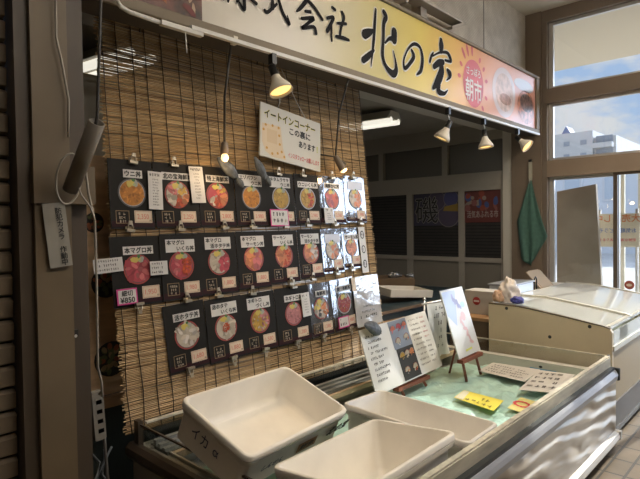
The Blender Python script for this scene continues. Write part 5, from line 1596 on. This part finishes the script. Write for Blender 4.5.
# towel hanging on the timber pillar
tw = MB()
nu, nv = 24, 14
vv, ff2 = [], []
for j in range(nu + 1):
    t_ = j / nu
    hl = 0.012 + 0.125 * min(1, t_ / 0.5) - 0.035 * max(0, t_ - 0.5) / 0.5
    hr = 0.012 + 0.155 * min(1, t_ / 0.72) ** 1.1 - 0.12 * max(0, t_ - 0.72) / 0.28
    cy_ = 2.085
    for i in range(nv + 1):
        s_ = i / nv * 2 - 1
        half = hl if s_ > 0 else hr
        zlow = 1.80 - 0.86 * t_ + (0.10 * max(0, -s_) * t_ ** 2) + 0.07 * max(0, s_) * t_ ** 2
        vv.append((5.330 - 0.018 * math.cos(s_ * 7 + t_ * 2) * t_ - 0.012, cy_ + s_ * half, zlow))
for j in range(nu):
    for i in range(nv):
        ff2.append((j * (nv + 1) + i, j * (nv + 1) + i + 1, (j + 1) * (nv + 1) + i + 1, (j + 1) * (nv + 1) + i))
tw.add(vv, ff2, mat('towel_green', (0.07, 0.155, 0.12), 0.85, noise=0.12, nscale=30, bump=0.2, bscale=150), True)
tg = tw.build('hand_towel', label='green towel hanging from a pale hook on the brown pillar', cat='towel', origin=(5.33, 2.085, 1.80))
sm_ = tg.modifiers.new('thick', 'SOLIDIFY')
sm_.thickness = 0.004
MB().box(5.325, 5.345, 2.075, 2.105, 1.80, 2.005, mat('hook_cream', (0.50, 0.46, 0.36), 0.5)).tube([(5.335, 2.09, 1.82), (5.312, 2.09, 1.80), (5.312, 2.09, 1.77)], 0.006, m_alu, 8).box(5.322, 5.345, 2.075, 2.105, 1.985, 2.01, m_black).build('towel_hook', label='pale hook with a dark top holding the green towel', cat='hook')
# posters on the partition doors
po = MB()
po.slab((5.405, 3.222, 1.545), -Y, Z, 0.595, 0.375, 0.003, mat('poster_navy', (0.05, 0.045, 0.075), 0.5))
pso_ = po.build('wave_poster', label='dark poster with a black character over purple and yellow waves', cat='poster')
pc = MB()
PP = lambda x, y, o=0.0: Vector((5.4035 - o, 3.222 - x, 1.545 + y))
for k, (x, y, r_, mm) in enumerate(((0.17, -0.07, 0.13, ('wave_purple', (0.075, 0.06, 0.10))), (0.02, 0.10, 0.11, ('wave_purple', (0.075, 0.06, 0.10))), (0.20, 0.12, 0.09, ('wave_blue', (0.06, 0.06, 0.16))))):
    pc.disc(PP(x, y, 0.0005 * k), -Y, Z, r_ * 1.06, r_ * 1.06, mat('wave_edge', (0.20, 0.18, 0.18), 0.5), 24)
    pc.disc(PP(x, y, 0.0005 * k + 0.0003), -Y, Z, r_, r_, mat(*mm), 24)
pc.quad(PP(0.10, -0.02, 0.002), PP(0.29, -0.03, 0.002), PP(0.29, 0.06, 0.002), PP(0.12, 0.03, 0.002), mat('wave_yellow', (0.26, 0.17, 0.03), 0.5))
pc.text(PP(-0.12, -0.13, 0.0025), -Y, Z, 0.33, '磯', mat('wave_halo', (0.30, 0.28, 0.26), 0.5), 0.03, 'c')
pc.text(PP(-0.12, -0.13, 0.003), -Y, Z, 0.33, '磯', m_txt, 0.004, 'c')
pc.build('artwork', parent=pso_)
pr = MB().slab((5.405, 2.64, 1.56), -Y, Z, 0.42, 0.345, 0.003, mat('poster_red', (0.12, 0.025, 0.02), 0.5))
pro = pr.build('fish_poster', label='dark red poster with white lettering beside the white column', cat='poster')
pc = MB()
PP = lambda x, y, o=0.0: Vector((5.4035 - o, 2.64 - x, 1.56 + y))
rg = random.Random(12)
for k in range(22):
    pc.disc(PP(rg.uniform(-0.18, 0.18), rg.uniform(-0.02, 0.15), 0.0001 * k), -Y, Z, rg.uniform(0.02, 0.05), rg.uniform(0.015, 0.04), mat(*[('poster_scarlet', (0.24, 0.05, 0.03)), ('poster_blue', (0.05, 0.08, 0.22)), ('poster_cream', (0.24, 0.20, 0.16)), ('poster_rose', (0.22, 0.08, 0.07))][k % 4]), 9, rg.uniform(0, 3))
pc.text(PP(0.0, -0.115, 0.003), -Y, Z, 0.085, '活気あふれる市', mat('poster_white', (0.30, 0.25, 0.22), 0.5), 0.03, 'c', fit=0.36)
pc.build('artwork', parent=pro)
# the dark counter inside the shop and what is on it
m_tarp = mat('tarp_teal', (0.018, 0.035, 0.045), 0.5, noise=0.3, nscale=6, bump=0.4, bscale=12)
ct = empty('shop_counter', (3.9, 2.75, 0), 'low counter under dark teal covers inside the shop behind the blind', 'counter')
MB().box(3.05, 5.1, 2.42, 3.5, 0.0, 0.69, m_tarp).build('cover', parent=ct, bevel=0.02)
MB().box(3.0, 3.55, 2.20, 2.42, 0.60, 0.63, mat('shelf_wood', (0.33, 0.20, 0.10), 0.5)).box(3.05, 5.1, 2.40, 2.42, 0.685, 0.705, m_brown).build('wood_edge', parent=ct)
ty = MB()
ty.box(-0.30, 0.30, -0.16, 0.16, 0, 0.012, m_white).box(-0.30, 0.30, -0.16, -0.145, 0.012, 0.075, m_white).box(-0.30, 0.30, 0.145, 0.16, 0.012, 0.075, m_white).box(-0.30, -0.285, -0.145, 0.145, 0.012, 0.075, m_white).box(0.285, 0.30, -0.145, 0.145, 0.012, 0.075, m_white)
to = ty.build('shallow_tray', label='shallow pale tray lying on the dark counter right of the blind', cat='tray', bevel=0.004)
to.location = (3.98, 2.72, 0.735)
to.scale = (0.82, 0.8, 0.9)
to.rotation_euler = (R(4), R(5), R(-15))
wx = MB().box(-0.30, 0.30, -0.2, 0.2, 0, 0.14, mat('crate_wood', (0.16, 0.10, 0.05), 0.6)).build('wooden_crate', label='brown wooden crate behind the shallow tray on the counter', cat='crate')
wx.location = (4.32, 3.22, 0.70)
wx.rotation_euler = (0, 0, R(-40))
for k, (x, y, s_) in enumerate(((4.18, 3.30, 0.05), (4.42, 3.12, 0.06), (4.52, 3.0, 0.04))):
    crumple('foil_pack', (x, y, 0.84), s_, mat('foil', (0.35, 0.34, 0.32), 0.2, 0.6), ('crumpled foil pack on the crate, nearest the blind', 'crumpled foil pack at the middle of the crate', 'small crumpled foil pack at the right end of the crate')[k], 'packet', (1.4, 1, 0.6), 20.0 + k, 0.3)
